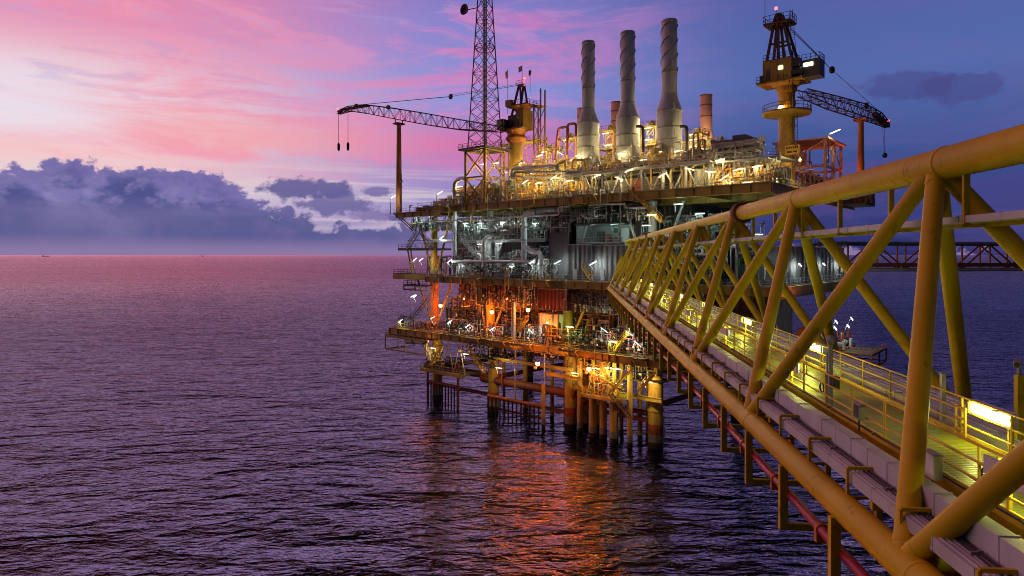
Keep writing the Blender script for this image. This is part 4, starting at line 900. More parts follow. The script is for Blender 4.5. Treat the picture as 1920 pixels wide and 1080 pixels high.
G().ladder((2.0, -1.6, 3), (2.0, -1.6, zr-1), .8).hoop((2.0, -1.9, zr*.6), .5, .05).hoop((2.0, -1.9, zr*.8), .5, .05).hoop((2.0, -1.9, zr*.4), .5, .05).build('ladder', M['darkgrey'], rc)
# boom of the right crane runs to the back right over u = RU..RU+6
nodes = [(L2u(1505, 168, 21), L2u(1505, 180, 21)), (L2u(1560, 182, 22), L2u(1560, 203, 22)), (L2u(1612, 196, 24), L2u(1612, 220, 24)), (L2u(1645, 212, 25), L2u(1645, 230, 25)), (L2u(1664, 230, 26), L2u(1664, 239, 26))]
lattice_boom(rc, nodes, [.9, 1.1, 1.1, .9, .5], M['boom'], 26, side=(1, 0, 0))
G().bar(L2u(1640, 214, 25), L2u(1664, 236, 26), 1.0, .9).lathe(L2u(1625, 198, 24.5), [(.7, -.3), (.7, .3)], 12, 'x').build('boom_head', M['black'], rc)
g = G(); pt = (-1.0, 0, ztp)
for du in (-.7, 0, .7): 
    q = L2u(1560, 131, 22+du*.6); g.tube((pt[0]+du*.4, 0, ztp), q, .045, 5); e2 = L2u(1650, 210, 25+du*.5); g.tube(q, e2, .05, 5)
g.build('luffing_rope', M['cable'], rc); q = L2u(1560, 131, 22); G().lathe(q, [(.4, -.5), (.75, -.2), (.75, .2), (.4, .5)], 12, 'x').build('pulley_block', M['black'], rc)
G().tube(L2u(1659, 238, 25.6), L2u(1659, 291, 25.6), .06, 5).tube(L2u(1655, 238, 25.6), L2u(1658, 289, 25.6), .04, 5).build('hoist_rope', M['cable'], rc); G().lathe(L2u(1659, 291, 25.6), [(.25, -.6), (.6, -.2), (.4, .5)], 10).build('hook_block', M['black'], rc)
G().lathe(L2u(1666, 227, 26), [(.2, -.25), (.28, 0), (.2, .25)], 10).build('beacon', EM['red'], rc)
sgn = G().box(.2, 3.0, -2.4, -2.25, 0, 1.9)
q = L2(1486, 281, RV-1.6); sgn = G().cb((q[0], -1.62, q[2]), 2.5, .12, 1.7).build('notice_board', M['yellow'], rc)
g = G()
for k in range(6): g.box(q[0]-1.05+k*.36, q[0]-1.05+k*.36+.24, -1.72, -1.69, q[2]+.25, q[2]+.62)
g.box(q[0]-.95, q[0]-.1, -1.72, -1.69, q[2]-.5, q[2]-.2).box(q[0]+.1, q[0]+.8, -1.72, -1.69, q[2]-.5, q[2]-.2).build('lettering', M['black'], sgn)
br = pthing('boom_rest', 'slender orange boom rest post at the right rear corner', 'post', *(lambda p: (p[0], p[1]))(at(1614, 300, u=26)), TOP-1.2); h_ = at(1614, 226, u=26)[2]-TOP+1.2
G().tube((0, 0, 0), (0, 0, h_), .78, 18, .55).build('post', M['orange'], br); G().bar((0, -1.2, h_+.1), (0, 1.2, h_+.1), 2.4, .35).build('cradle', M['orange'], br)
uu, vv, _ = at(1614, 300, u=26); G().box(UR, 28, vv-5, vv+3, TOP-1.6, TOP-1.2).build('corner_deck', M['deck'], PF); G().rail([(28, vv-5, TOP-1.2), (28, vv+3, TOP-1.2)]).build('railing', M['orange'], PF)

# ================================================================= STACKS
for i, (x, ytop, ybt, ybb, wp, wb, nm) in enumerate(((1103, 78, 222, 297, 24, 41, 'leftmost and shortest of the three tall front'), (1177, 60, 212, 297, 26.5, 44, 'middle of the three tall front'), (1255, 38, 198, 285, 29, 47, 'right and tallest of the three tall front'))):
    v = 14; u = au(x, v); p = W(u, v, 0); d = p.y; k = d/F
    zb = CAMZ+(477-ybb)*k; zt = CAMZ+(477-ytop)*k; z1 = CAMZ+(477-ybt)*k; r = wp*k/2; rb = wb*k/2
    s = pthing('exhaust_stack', f'{nm} grey exhaust stacks with spiral strakes', 'chimney', u, v, UPZ); o_ = -UPZ
    G().lathe((0, 0, o_), [(r, z1+1.6), (r, zt-.1), (r*.92, zt), (r*.9, zt-.6)], 32).build('flue', M['stack'], s)
    bo = G().lathe((0, 0, o_), [(rb*.55, zb-1.8), (rb*.9, zb), (rb, zb+.1), (rb, z1-1.2), (rb*.97, z1-.8), (r*1.04, z1+1.7), (r*1.02, z1+1.9)], 32).build('silencer_body', M['stack'], s)
    for zz in (zb+2.2, zb+4.6, z1-1.3): G().lathe((0, 0, o_+zz), [(rb, 0), (rb*1.035, .05), (rb*1.035, .22), (rb, .27)], 32).build('seam_band', M['grey'], s)
    for zz in (z1+2.0, z1+6.5, zt-10.5, zt-.5): G().lathe((0, 0, o_+zz), [(r, 0), (r*1.05, .04), (r*1.05, .16), (r, .2)], 32).build('seam_band', M['grey'], s)
    G().tube((0, 0, 0), (0, 0, zb-1.0-UPZ), rb*.5, 20).build('duct', M['stack'], s)
    G().ladder((rb*.75, -rb*.78, 0), (rb*.75, -rb*.78, z1-UPZ), .5).build('ladder', M['grey'], s)
    g = G(); turns = 2.6; hz = 10.2
    for st in range(3):
        prev = None
        for q in range(60):
            t = q/59; a_ = 2*PI*(t*turns/3*1.35+st/3); z = zt-hz+hz*t-.4+o_; c = (math.cos(a_), math.sin(a_)); cur = [(c[0]*r*.99, c[1]*r*.99, z), (c[0]*r*1.12, c[1]*r*1.12, z+.06), (c[0]*r*.99, c[1]*r*.99, z+.14)]
            if prev: g.add(prev+cur, [(0, 1, 4, 3), (1, 2, 5, 4)])
            prev = cur
    g.build('strake', M['grey'], s)
    g = G()
    for t in range(6): a_ = t*PI/3+.3; g.bar((rb*.95*math.cos(a_), rb*.95*math.sin(a_), zb+.3-UPZ), ((rb+.5)*math.cos(a_+.35), (rb+.5)*math.sin(a_+.35), 0), .22).bar((rb*.95*math.cos(a_), rb*.95*math.sin(a_), zb+.3-UPZ), ((rb+.5)*math.cos(a_-.35), (rb+.5)*math.sin(a_-.35), 0), .22)
    g.build('support_brace', M['pale'], s)
for x, yt, w_, nm in ((1090, 203, 16, 'salmon pink short stack peeping out left of the first grey stack'), (1155, 191, 19, 'salmon pink short stack left of the middle grey stack'), (1324, 178, 22, 'salmon pink short stack standing alone right of the tallest grey stack')):
    v = 33; u = au(x, v); d = W(u, v).y; k = d/F; zt = CAMZ+(477-yt)*k; r = w_*k/2; zb = CAMZ+(477-245)*k
    s = pthing('rear_stack', nm, 'chimney', u, v, TOP); G().lathe((0, 0, -TOP), [(r, zb), (r, zt-.1), (r*.9, zt), (r*.88, zt-.5)], 24).build('flue', M['salmon'], s)
    G().lathe((0, 0, -TOP), [(r*1.6, TOP), (r*1.6, zb-3), (r*1.02, zb)], 24).build('base', M['salmon'], s)
    for zz in (zt-2.5, zt-5, zt-.3): G().lathe((0, 0, zz-TOP), [(r, 0), (r*1.05, .05), (r*1.05, .2), (r, .25)], 24).build('seam_band', M['rust'], s)

# ================================================================= RIGHT HAND DUCT BUILDING
def Lr(x, v): return au(x, v)
v0 = 10.0; u0, u1 = au(1335, v0), au(1404, v0); zr = at(1380, 290, v0)[2]
du = pthing('duct_building', 'dark intake building with flared hood on grey braced columns', 'building', u0, v0, TOP); w = u1-u0; h_ = zr-TOP
G().box(0, w, 0, 9, h_-.4, h_).box(w, w+5.5, 0, 9, h_-1.2, h_-.9).build('roof', M['grey'], du)
G().box(.8, w-.6, 1.5, 8, 1.2, h_-.5).build('wall', M['wall'], du)
G().box(.2, w*.6, .8, 7, h_, h_+3.0).build('filter_house', M['darkgrey'], du)
G().add([(w*.55, 1, h_), (w*.95, 1, h_+.8), (w*1.05, 1, h_+3.0), (w*.85, 1, h_+3.7), (w*.5, 1, h_+3.7), (w*.55, 7, h_), (w*.95, 7, h_+.8), (w*1.05, 7, h_+3.0), (w*.85, 7, h_+3.7), (w*.5, 7, h_+3.7)],
        [(0, 1, 2, 3, 4), (9, 8, 7, 6, 5), (1, 0, 5, 6), (2, 1, 6, 7), (3, 2, 7, 8), (4, 3, 8, 9), (0, 4, 9, 5)]).build('intake_hood', M['darkgrey'], du)
g = G()
for x in (0, w*.5, w, w+5.2): g.beam((x, 0, 0), (x, 0, h_-.4), .35, .35)
g.bar((0, 0, h_-3), (w*.22, 0, h_-.5), .22).bar((w*.5, 0, h_-3), (w*.28, 0, h_-.5), .22).bar((w, 0, h_-3), (w*.72, 0, h_-.5), .22).bar((w*.5, 0, h_-3.2), (w*.68, 0, h_-.5), .22); g.build('column', M['pale'], du)
G().rail([(w*.9, .1, h_), (w+5.4, .1, h_-.9)], step=1.2).build('railing', M['grey'], du); G().box(w+.6, w+5, 2, 7, h_-6, h_-2.6).build('tank_box', M['darkgrey'], du)
g = G(); 
for k in range(5): g.tube((w*.6+k*.4, .2, .0), (w*.6+k*.4, .2, 4.6), .1, 6)
g.build('conduit', M['white'], du)
# salmon frame structure by the right crane
pf = pthing('process_module', 'open salmon pink steel frame right of the right crane', 'module', 14.5, 29, TOP); hz = at(1500, 262, 29)[2]-TOP
for x in (0, 9.0):
    for y in (0, 5.5, 11): G().beam((x, y, 0), (x, y, hz-.4), .5, .5).build('column', M['salmon'], pf)
g = G()
for z in (hz*.28, hz*.5):
    for y in (0, 11): g.beam((0, y, z), (9, y, z), .35, .5)
    for x in (0, 9): g.beam((x, 0, z), (x, 11, z), .35, .5)
g.bar((9, 0, hz*.5), (9, 5.5, hz-.5), .25).bar((9, 11, hz*.5), (9, 5.5, hz-.5), .25).bar((9, 0, .3), (9, 5.5, hz*.45), .25).bar((0, 0, hz*.5), (9, 0, hz-.5), .25); g.build('beam', M['salmon'], pf)
G().box(-.8, 9.8, -.8, 12, hz-.4, hz-.1).build('roof', M['salmon'], pf); G().rail([(9.2, 0, hz*.5), (9.2, 11, hz*.5)]).build('railing', M['salmon'], pf)
for (u, v, z, s_) in ((16, 30, TOP+hz*.5+.3, .6), (17, 36, TOP+hz*.5+.3, .7)): dup(pink[3][1], W(u, v, z), ROT, 'pink lit upright tank inside the salmon frame', 'tanks in the salmon frame', (1, 1, s_))
for (u, v) in ((15, 31), (16, 37), (19.5, 34)): dup(pink[2][1], W(u, v, TOP), ROT+PI/2, 'salmon horizontal vessel low in the pink frame', 'vessels in the salmon frame', (1, 1, 1))
scatter(pink, [(1412, 1475, 20, TOP, 1.1, ('valve_manifold', 'pipe_loop', 'vertical_tank')), (1405, 1500, 26, TOP, 1.2, ('valve_manifold', 'pipe_loop'))], 61, 'beside the right crane column', 'equipment near the right crane')
for k in range(5):
    dup(pink[0][1], W(22.0, 22+k*5.6, TOP), ROT+PI/2, 'salmon pipe manifold on the right edge of the top deck', 'equipment on the right deck edge')
# flags
for x, yt, yb, m, lb in ((952, 130, 190, 'yellow', 'small yellow flag on a mast left of the crane gantry'), (979, 122, 155, 'red', 'striped dark flag above the crane gantry'), (994, 130, 165, 'black', 'small dark windsock on a mast right of the crane gantry')):
    q = at(x, yb, 9); f = pthing('flag', lb, 'flag', q[0], 9, q[2]); k = W(q[0], 9).y/F; h_ = (yb-yt)*k
    G().tube((0, 0, -3 if x < 960 else -1), (0, 0, h_), .06, 6).build('mast', M['grey'], f)
    if m == 'yellow': G().add([(0, 0, h_-.2), (-.9, .1, h_-.5), (-.8, .2, h_-2.2), (0, 0, h_-1.9)], [(0, 1, 2, 3)]).build('cloth', M['yellow'], f)
    elif m == 'red':
        for j, mm in enumerate(('red', 'white', 'blue', 'white', 'red')): G().add([(0, .01, h_-.1-j*.25), (-1.2, .1, h_-.25-j*.25), (-1.2, .1, h_-.5-j*.25), (0, .01, h_-.35-j*.25)], [(0, 1, 2, 3)]).build('stripe', M[mm], f)
    else: G().tube((0, 0, h_-.3), (-.2, 0, h_-1.4), .35, 8, .2).build('cloth', M['black'], f)
rr_ = random.Random(77)
for k in range(46):
    lv = k % 3; z = (TOP, MID, CEL)[lv]; x = rr_.uniform((760, 800, 735)[lv], (1190, 1110, 1225)[lv]); u = au(x, .2); up = rr_.uniform(.6, 2.6); dn = rr_.uniform(2.2, 6.5) if lv < 2 else rr_.uniform(1.8, 5)
    c = pthing('drop_pipe', 'thin drop pipe on the '+('top', 'mid', 'cellar')[lv]+' deck edge', 'pipe', u, .15, z, 'thin pipes crossing the deck edges', True); q = rr_.uniform(-1.6, 1.6)
    G().pipe([(0, .8, up), (0, 0, up), (0, 0, -dn*.6), (q, 0, -dn*.6), (q, 0, -dn), (q, 1.2, -dn)], rr_.choice((.06, .08, .11)), 6).build('pipe', M[rr_.choice(('grey', 'pale', 'darkgrey', 'girder', 'yellow'))], c)
    if k % 2: G().cb((0, 0, up*.4), .5, .3, .6).build('gauge_box', M[rr_.choice(('white', 'darkgrey', 'yellow', 'red'))], c)
for k, (x0, x1, lv) in enumerate(((880, 902, 1), (1002, 1030, 1), (870, 900, 2), (960, 1000, 2), (1060, 1085, 2), (1190, 1215, 2), (820, 845, 0), (1085, 1120, 0), (925, 950, 2))):
    z = (TOP, MID, CEL)[lv]+(-.1); u0, u1 = au(x0, 0), au(x1, 0)
    c = pthing('service_balcony', 'small railed balcony projecting from the '+('top', 'mid', 'cellar')[lv]+' deck edge', 'balcony', u0, -1.3, z, 'balconies on the deck edges', True); w = u1-u0
    G().box(0, w, 0, 1.5, -.15, 0).build('floor', M['deck'], c); G().rail([(0, 1.4, 0), (0, 0, 0), (w, 0, 0), (w, 1.4, 0)], step=1.2).build('railing', M[('grey', 'yellow', 'yellow')[lv]], c); G().bar((.1, .2, -.1), (.1, 1.5, -1.3), .12).bar((w-.1, .2, -.1), (w-.1, 1.5, -1.3), .12).bar((0, .1, -.2), (w, .1, -.2), .2, .25).build('knee_brace', M['girder'], c)
for (x0, x1, y, v, m) in ((1024, 1090, 700, 3, 'girder'), (1075, 1240, 724, 5, 'girder'), (868, 930, 678, 4, 'darkgrey'), (925, 1075, 672, 4.5, 'girder'), (800, 925, 716, 7, 'brown'), (925, 1070, 745, 7.6, 'brown'), (1070, 1235, 760, 7.5, 'brown')):
    u0, _, z = at(x0, y, v); u1 = au(x1, v); G().beam((u0, v, z), (u1, v, z), .4, .8).build('underdeck_beam', M[m], PF)
for x in (945, 985, 1035, 1060, 1098, 1122, 1165, 1200, 1215):
    v = 9+rr_.random()*5; c = pthing('back_pile', 'dark pile behind the ochre piles', 'pile', au(x, v), v, 0, 'piles behind the front row', True); r_ = rr_.uniform(.3, .6)
    G().tube((0, 0, 1), (0, 0, CEL-.4), r_, 14).build('shaft', M['girder'], c); G().tube((0, 0, -5), (0, 0, 1.1), r_*1.05, 14).build('splash_zone', M['marine'], c)
scatter(lower, [(868, 925, 4, CEL-5.2, .8, ('pipe_loop', 'small_bore_pipework')), (935, 1065, 5, CEL-4.2, .7, ('small_bore_pipework', 'pipe_loop')), (1170, 1235, 4, CEL-5, .8, ('pipe_loop', 'small_bore_pipework'))], 78, 'slung under the cellar deck', 'pipes slung under the cellar deck', (.2, 1.6))
deckslab('deck', au(868, 3.5), au(925, 3.5), 3.6, 8, CEL-5.2, .2); deckslab('deck', au(1170, 3.5), au(1235, 3.5), 3.6, 9, CEL-5.0, .2)
stairs((905, 700), (880, 665), .4, 'yellow'); stairs((1195, 735), (1225, 700), .6, 'yellow'); stairs((955, 640), (985, 600), 2.0, 'yellow'); stairs((1150, 660), (1175, 625), 1.4, 'yellow')
# grey modules right of the stacks
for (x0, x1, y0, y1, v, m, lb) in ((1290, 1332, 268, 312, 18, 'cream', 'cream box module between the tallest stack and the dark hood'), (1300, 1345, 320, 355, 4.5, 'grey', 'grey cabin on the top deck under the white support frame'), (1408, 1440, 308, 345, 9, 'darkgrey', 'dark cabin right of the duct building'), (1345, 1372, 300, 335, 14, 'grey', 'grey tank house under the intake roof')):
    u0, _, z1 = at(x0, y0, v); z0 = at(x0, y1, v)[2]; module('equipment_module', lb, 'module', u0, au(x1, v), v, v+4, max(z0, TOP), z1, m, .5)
deckslab('deck', au(1336, 3.5), au(1440, 3.5), 3.5, 9.5, TOP+4.4, .2, 'grey'); G().rail([(au(1336, 3.5), 3.6, TOP+4.4), (au(1440, 3.5), 3.6, TOP+4.4)], 1.1, 1.4, .05).build('railing', M['pale'], PF)
g = G()
for k in range(6): u = au(1336, 3.5)+(au(1440, 3.5)-au(1336, 3.5))*k/5; g.beam((u, 3.6, TOP), (u, 3.6, TOP+4.2), .3, .3); (g.bar((u, 3.6, TOP+.2), (u+2.6, 3.6, TOP+4.0), .16) if k < 5 else None)
g.build('support_frame', M['pale'], PF)
scatter(upper, [(1338, 1440, 4.4, TOP+4.4, .75, thin), (1338, 1438, 4.2, TOP, .85, thin)], 83, 'on the lit tier by the intake building', 'equipment by the intake building', (-.4, .2))
for x, y in ((1350, 300), (1385, 318), (1420, 312), (1402, 342), (1366, 342)):  # tubes added to light the tier in front of the intake building
    u, _, z = at(x, y, 3.2); tube('warm', u, 3.2, z, .1, 800, desc='added beside the intake building')
scatter(upper, [(1340, 1440, 6.0, TOP, .9, ('control_cabinet', 'valve_manifold', 'small_bore_pipework', 'pump_skid')), (1340, 1440, 2.2, TOP, .7, small)], 79, 'added beside the intake building', 'equipment by the intake building')
def tier_tower(x0, x1, y0, y1, v, lb, m='cream', n=3):
    u0, _, zt = at(x0, y0, v); u1 = au(x1, v); zb = UPZ; w = u1-u0; o = pthing('access_scaffold', lb, 'scaffold', u0, v, zb); h = zt-zb; r = random.Random(x0)
    for x in (0, w):
        for y in (0, 3): G().bar((x, y, 0), (x, y, h), .22).build('post', M[m], o)
    for k in range(1, n+1):
        z = h*k/n-.9; G().box(-.2, w+.2, -.3, 3.2, z-.12, z).build('floor', M['cream'], o); G().rail([(-.2, -.3, z), (w+.2, -.3, z), (w+.2, 3.2, z)], 1.1, 1.0, .05).build('railing', M['yellow' if k % 2 else 'cream'], o)
        for q in range(4): x = r.uniform(.2, w-.2); G().pipe([(x, r.uniform(.5, 2), z-h/n), (x, 1, z-.6), (x+r.uniform(-.8, .8), 1.5, z-.6), (x+.2, 2.4, z+.7)], r.choice((.08, .12, .18)), 7).build('pipe', M[r.choice(('pale', 'cream', 'yellow', 'orange'))], o)
        G().lathe((w*r.uniform(.3, .7), 1.6, z), [(.5, .1), (.6, .3), (.6, 1.3), (.3, 1.6)], 12).build('drum', M[r.choice(('pale', 'cream', 'salmon'))], o)
        G().bar((0, 0, z-h/n+.2), (w, 0, z-.2), .12).bar((w, 3, z-h/n+.2), (0, 3, z-.2), .12).build('brace', M[m], o)
tier_tower(1124, 1150, 240, 300, 18, 'cream scaffold of lit levels between the first and middle stacks'); tier_tower(1202, 1230, 232, 300, 18, 'cream scaffold of lit levels between the middle and tallest stacks'); tier_tower(1286, 1316, 246, 300, 18, 'cream scaffold of lit levels right of the tallest stack')
tier_tower(1048, 1080, 256, 300, 18, 'cream scaffold of lit levels left of the first stack', 'yellow', 2); tier_tower(1012, 1040, 275, 300, 17, 'low lit scaffold between the crane tower and the hooked vents', 'cream', 2); tier_tower(938, 1010, 266, 300, 12.8, 'ochre braced platform around the left crane pedestal', 'crane', 2); tier_tower(1330, 1352, 262, 300, 20, 'narrow lit scaffold beside the dark intake hood', 'yellow', 2)
for (x0, x1, y0, y1, v, m, lb) in ((1408, 1428, 296, 330, 16, 'salmon', 'salmon box module behind the dark cabin'), (1290, 1312, 283, 300, 9, 'yellow', 'yellow box module at the foot of the tallest stack')):
    u0, _, z1 = at(x0, y0, v); z0 = at(x0, y1, v)[2]; module('equipment_module', lb, 'module', u0, au(x1, v), v, v+3, max(z0, TOP), z1, m, .5)
for (x, y0, y1) in ((1300, 250, 300), (1312, 262, 310), (1345, 318, 362), (1358, 305, 362), (1376, 300, 360), (1398, 312, 360), (1418, 305, 352), (1436, 318, 352)):
    bigpipe([(x, y1), (x, y0), (x+9, y0), (x+9, y1)], .2, ('pale', 'cream', 'salmon')[x % 3], 'tall bent riser right of the tallest stack', 8.5 if x < 1340 else 5.5, True); THINGS[-1][1] = True
# life capsule and right side cellar items
for u, v, lb in ((23.8, 19, 'large orange drum float on the right side of the cellar deck'), (23.9, 26, 'smaller orange drum behind the large orange drum')):
    c = pthing('float_drum', lb, 'drum', u, v, CEL+2.5); G().lathe((-2.2, 0, 1.6), [(.8, 0), (1.5, .4), (1.6, 1.0), (1.6, 3.0), (1.4, 3.6), (.7, 4.0)], 20, 'x').build('shell', M['orange'], c); G().box(-1.6, 1.4, -1.2, 1.2, -2.4, .4).build('cradle', M['darkgrey'], c)
u_, v_, z_ = at(1575, 640, u=25)
G().box(24, 31, v_-2, v_+10, CEL-.3, CEL).build('landing', M['deck'], PF); G().rail([(24, v_-2, CEL), (31, v_-2, CEL), (31, v_+10, CEL)], step=1.3).build('railing', M['orange'], PF)
g = G()
for v in (v_-2, v_+4, v_+10): g.bar((31, v, CEL), (31, v, CEL-2.5), .25).bar((24, v, CEL-2.5), (31, v, CEL-2.5), .25)
g.bar((31, v_-2, CEL-2.5), (31, v_+10, CEL-2.5), .25).build('landing_frame', M['rust'], PF)
for k in range(2): dup(lower[4][1], W(25.5, v_+k*5, CEL), ROT+PI/2, 'orange pump on the small right hand landing', 'pumps on the right landing')
G().rail([(UR-.1, 24, MID+6.9), (UR-.1, 46, MID+6.9)]).build('railing', M['darkgrey'], PF)
dup(module('storage_box', 'x', 'container', 0, 4, 0, 3, -500, -497.2, 'red', .5, False), W(24.6, 42, TOP-1.2), ROT, 'red ribbed storage box on the right corner deck', 'boxes on the right deck')

# ================================================================= SECOND BRIDGE
b2 = thing('footbridge', 'distant orange truss footbridge leaving the platform to the right', 'bridge', (66, 146, CAMZ), 0)
P0, P1 = Vector((4, 0, 0)), Vector((130, 12, 0)); zt_, zb_ = 2.3, -3.4; n = 18
for y in (0, 3.2):
    o = Vector((0, y, 0)); G().bar(P0+o+Vector((0, 0, zt_)), P1+o+Vector((0, 0, zt_)), .5, .55).build('top_chord', M['darkgrey'], b2); G().bar(P0+o+Vector((0, 0, zb_)), P1+o+Vector((0, 0, zb_)), .4, .5).build('bottom_chord', M['rust'], b2)
g = G(); g2 = G()
for k in range(n+1):
    p = P0.lerp(P1, k/n)
    for y in (0, 3.2): G().bar(p+Vector((0, y, zb_)), p+Vector((0, y, zt_)), .3).build('post', M['orange'], b2)
    if k < n:
        q = P0.lerp(P1, (k+1)/n)
        for y in (0, 3.2):
            if k % 2: g.bar(p+Vector((0, y, zb_)), q+Vector((0, y, zt_)), .3)
            else: g.bar(p+Vector((0, y, zt_)), q+Vector((0, y, zb_)), .3)
        g.bar(p+Vector((0, 0, zb_)), p+Vector((0, 3.2, zb_)), .3)
g.build('diagonal', M['rust'], b2)
g = G(); g.bar(P0+Vector((0, 1.6, zb_+.2)), P1+Vector((0, 1.6, zb_+.2)), 2.6, .12); g.bar(P0+Vector((0, -.2, zb_+.95)), P1+Vector((0, -.2, zb_+.95)), .15, .9); g.build('walkway', M['brown'], b2)
G().pipe([(4, -.5, zb_-.2), (130, 11.5, zb_-.2)], .35, 10).pipe([(4, 1.0, zt_+.5), (130, 13, zt_+.5)], .18, 8).build('pipe', M['grey'], b2)

# ================================================================= MAIN BRIDGE (local: x lateral, y along, z from eye level)
TH = .0945
BR = thing('truss_bridge', 'huge yellow tubular truss bridge running from the right foreground to the platform', 'bridge', (0, 0, CAMZ), -TH)
TX, TZb, BX, BZ, RX, T0, S = 10.61, 2.61, 6.82, -6.39, 14.86, 13.93, 11.81
def Bn(i): return (BX, T0+i*S, BZ)
def Rn(i): return (RX, T0+i*S, BZ)
def Tn(i): return (TX, T0+(i+.5)*S, TZb)
def cham(g, p, q, r, n=28): return g.tube(p, q, r, n)
yc = 41.5
cham(G(), (TX, -14, TZb), (TX, yc, TZb), .46, 40).build('top_chord', M['bridge'], BR); cham(G(), (TX, yc, TZb), (TX, 91, TZb), .34, 32).build('top_chord', M['bridge'], BR); cham(G(), (TX, 91, TZb), (TX, 127, TZb), .26, 24).build('top_chord', M['bridge'], BR)
for y, r in ((yc, .66), (91, .5)): G().lathe((TX, y-.35, TZb), [(r*.95, 0), (r, .06), (r, .7), (r*.95, .76)], 32, 'y').build('flange_collar', M['bridge_rust'], BR)
cham(G(), (BX, -14, BZ), (BX, 121.5, BZ), .36, 40).build('bottom_chord', M['bridge'], BR); cham(G(), (RX, -14, BZ), (RX, 118, BZ), .36, 32).build('bottom_chord', M['bridge'], BR)
for i in range(-2, 10):
    for N in (Bn, Rn):
        for j in (0, 1):
            if N is Rn and i+j > 9: continue
            g = G(); rr = .245; a_, b_ = Vector(Tn(i)), Vector(N(i+j)); g.tube(a_, b_, rr, 20)
            o = g.build('brace', M['bridge'], BR)
            d = (b_-a_).normalized(); G().tube(b_-d*.55, b_-d*.40, rr*1.03, 20).build('weld_seam', M['bridge'], o); G().tube(a_+d*.68, a_+d*.80, rr*1.03, 20).build('weld_seam', M['bridge'], o)
for i in range(-1, 9):
    t = Tn(i); G().lathe(t, [(.47 if t[1] < yc else .35, -.62), (.485 if t[1] < yc else .365, -.6), (.485 if t[1] < yc else .365, -.56), (.47 if t[1] < yc else .35, -.54)], 32, 'y').build('chord_weld', M['bridge'], BR)
    b_ = Bn(i); G().lathe(b_, [(.363, -.72), (.374, -.70), (.374, -.66), (.363, -.64)], 32, 'y').build('chord_weld', M['bridge'], BR)
# cross ties between the bottom chords
for i in range(-1, 10): G().tube(Bn(i), Rn(i), .2, 14).build('cross_tie', M['bridge'], BR)
for i in range(0, 9): G().tube(Bn(i), Rn(i+1), .14, 10).build('wind_brace', M['bridge'], BR)
# hanging pipe support frames below the left chord
k = 0; y = 5.0
while y < 118:
    f = G(); f.bar((6.56, y, -6.6), (6.56, y, -8.6), .24, .20); f.bar((6.68, y, -8.5), (9.4, y, -8.5), .16, .2); f.bar((9.4, y, -8.5), (9.4, y, BZ), .18)
    f.build('pipe_hanger', M['bridge'], BR); y += S/3
    k += 1
# underslung floor beams of the walkway
DZ = -5.13
y = 4.0
while y < 120: G().bar((7.0, y, DZ-.78), (13.6, y, DZ-.78), .14, .2).build('floor_beam', M['bridge'], BR); y += S/3
G().bar((8.7, -10, DZ-.4), (8.7, 119, DZ-.4), .12, .6).build('stringer', M['bridge'], BR); G().bar((10.75, -10, DZ-.4), (10.75, 117, DZ-.4), .12, .6).build('stringer', M['bridge'], BR)
g = G().box(8.56, 10.84, -10, 119, DZ-.08, DZ-.03); y = -2.0
while y < 70:
    g.box(8.55, 9.69, y+.01, y+1.19, DZ-.029, DZ).box(9.71, 10.85, y+.01, y+1.19, DZ-.029, DZ); q = y+.1
    while q < y+1.15 and y < 40: g.box(8.56, 10.84, q, q+.022, DZ, DZ+.008); q += .14
    y += 1.2
g.box(8.55, 10.85, y, 119, DZ-.029, DZ).build('deck_grating', M['floor'], BR)
g = G().bar((8.5, -10, DZ+.03), (8.5, 119, DZ+.03), .06, .22).bar((10.9, -10, DZ+.03), (10.9, 117, DZ+.03), .06, .22).build('kick_plate', M['railing'], BR)
for x, off in ((8.5, 0.0), (10.9, .7)):
    y = 2.0+off; seg = 2.05; idx = 0
    while y < 116:
        L_ = seg*4; g = G()
        for q in range(4):
            yy = y+q*seg; g.tube((x, yy, DZ), (x, yy, DZ+1.12), .035, 8)
        e_ = y+L_-.02
        for z in (.38, .76, 1.12): g.tube((x, y, DZ+z), (x, e_, DZ+z), .032, 8)
        g.build('railing', M['railing'], BR); y += L_; idx += 1
# red pipe under the chord
rp = thing('red_pipe', 'dark red pipe slung below the left bottom chord of the bridge', 'pipe', (0, 0, CAMZ), -TH)
G().tube((6.75, 2, -7.5), (6.75, 118, -7.5), .135, 16).build('pipe', M['redpipe'], rp)
y = 6.3
while y < 116:
    G().tube((6.75, y, -7.5), (6.75, y+.16, -7.5), .165, 14).box(6.6, 6.9, y, y+.16, -7.85, -7.6).build('clamp', M['strap'], rp); y += S/3
# cable ducts
def duct(name, label, x0, x1, z0, z1, ya, yb, step, m='duct', posts=None, ribs=0):
    o = thing(name, label, 'cable tray', (0, 0, CAMZ), -TH); rnd = random.Random(int(x0*10)); y = ya; n = 0
    while y < yb:
        L_ = step*rnd.uniform(.97, 1.03)*(1.5 if not ribs else 1.7)
        if y > 60: L_ = step*4
        dz = rnd.uniform(-.006, .006)
        g = G().box(x0, x1, y+.008, y+L_-.008, z0, z1+dz*.3)
        if y < 60:
            g.bar((x0-.012, y+L_*.5, z1+dz+.01), (x1+.012, y+L_*.5, z1+dz+.01), .05, .02).box(x0-.015, x0+.001, y+L_*.5-.03, y+L_*.5+.03, z0+.03, z1+dz); g.box(x0+.02, x0+.05, y+.05, y+.08, z1+dz, z1+dz+.02).box(x1-.05, x1-.02, y+.05, y+.08, z1+dz, z1+dz+.02)
        if ribs and y < 60:
            for q in range(1, ribs): x = x0+(x1-x0)*q/ribs; g.bar((x, y+.02, z1+dz+.012), (x, y+L_-.02, z1+dz+.012), .03, .03)
        g.build('duct_cover', M[m], o); y += L_; n += 1
    G().box(x0+.03, x1-.03, ya, yb, z0+.02, z0+.12).build('channel', M['darkgrey'], o)
    return o
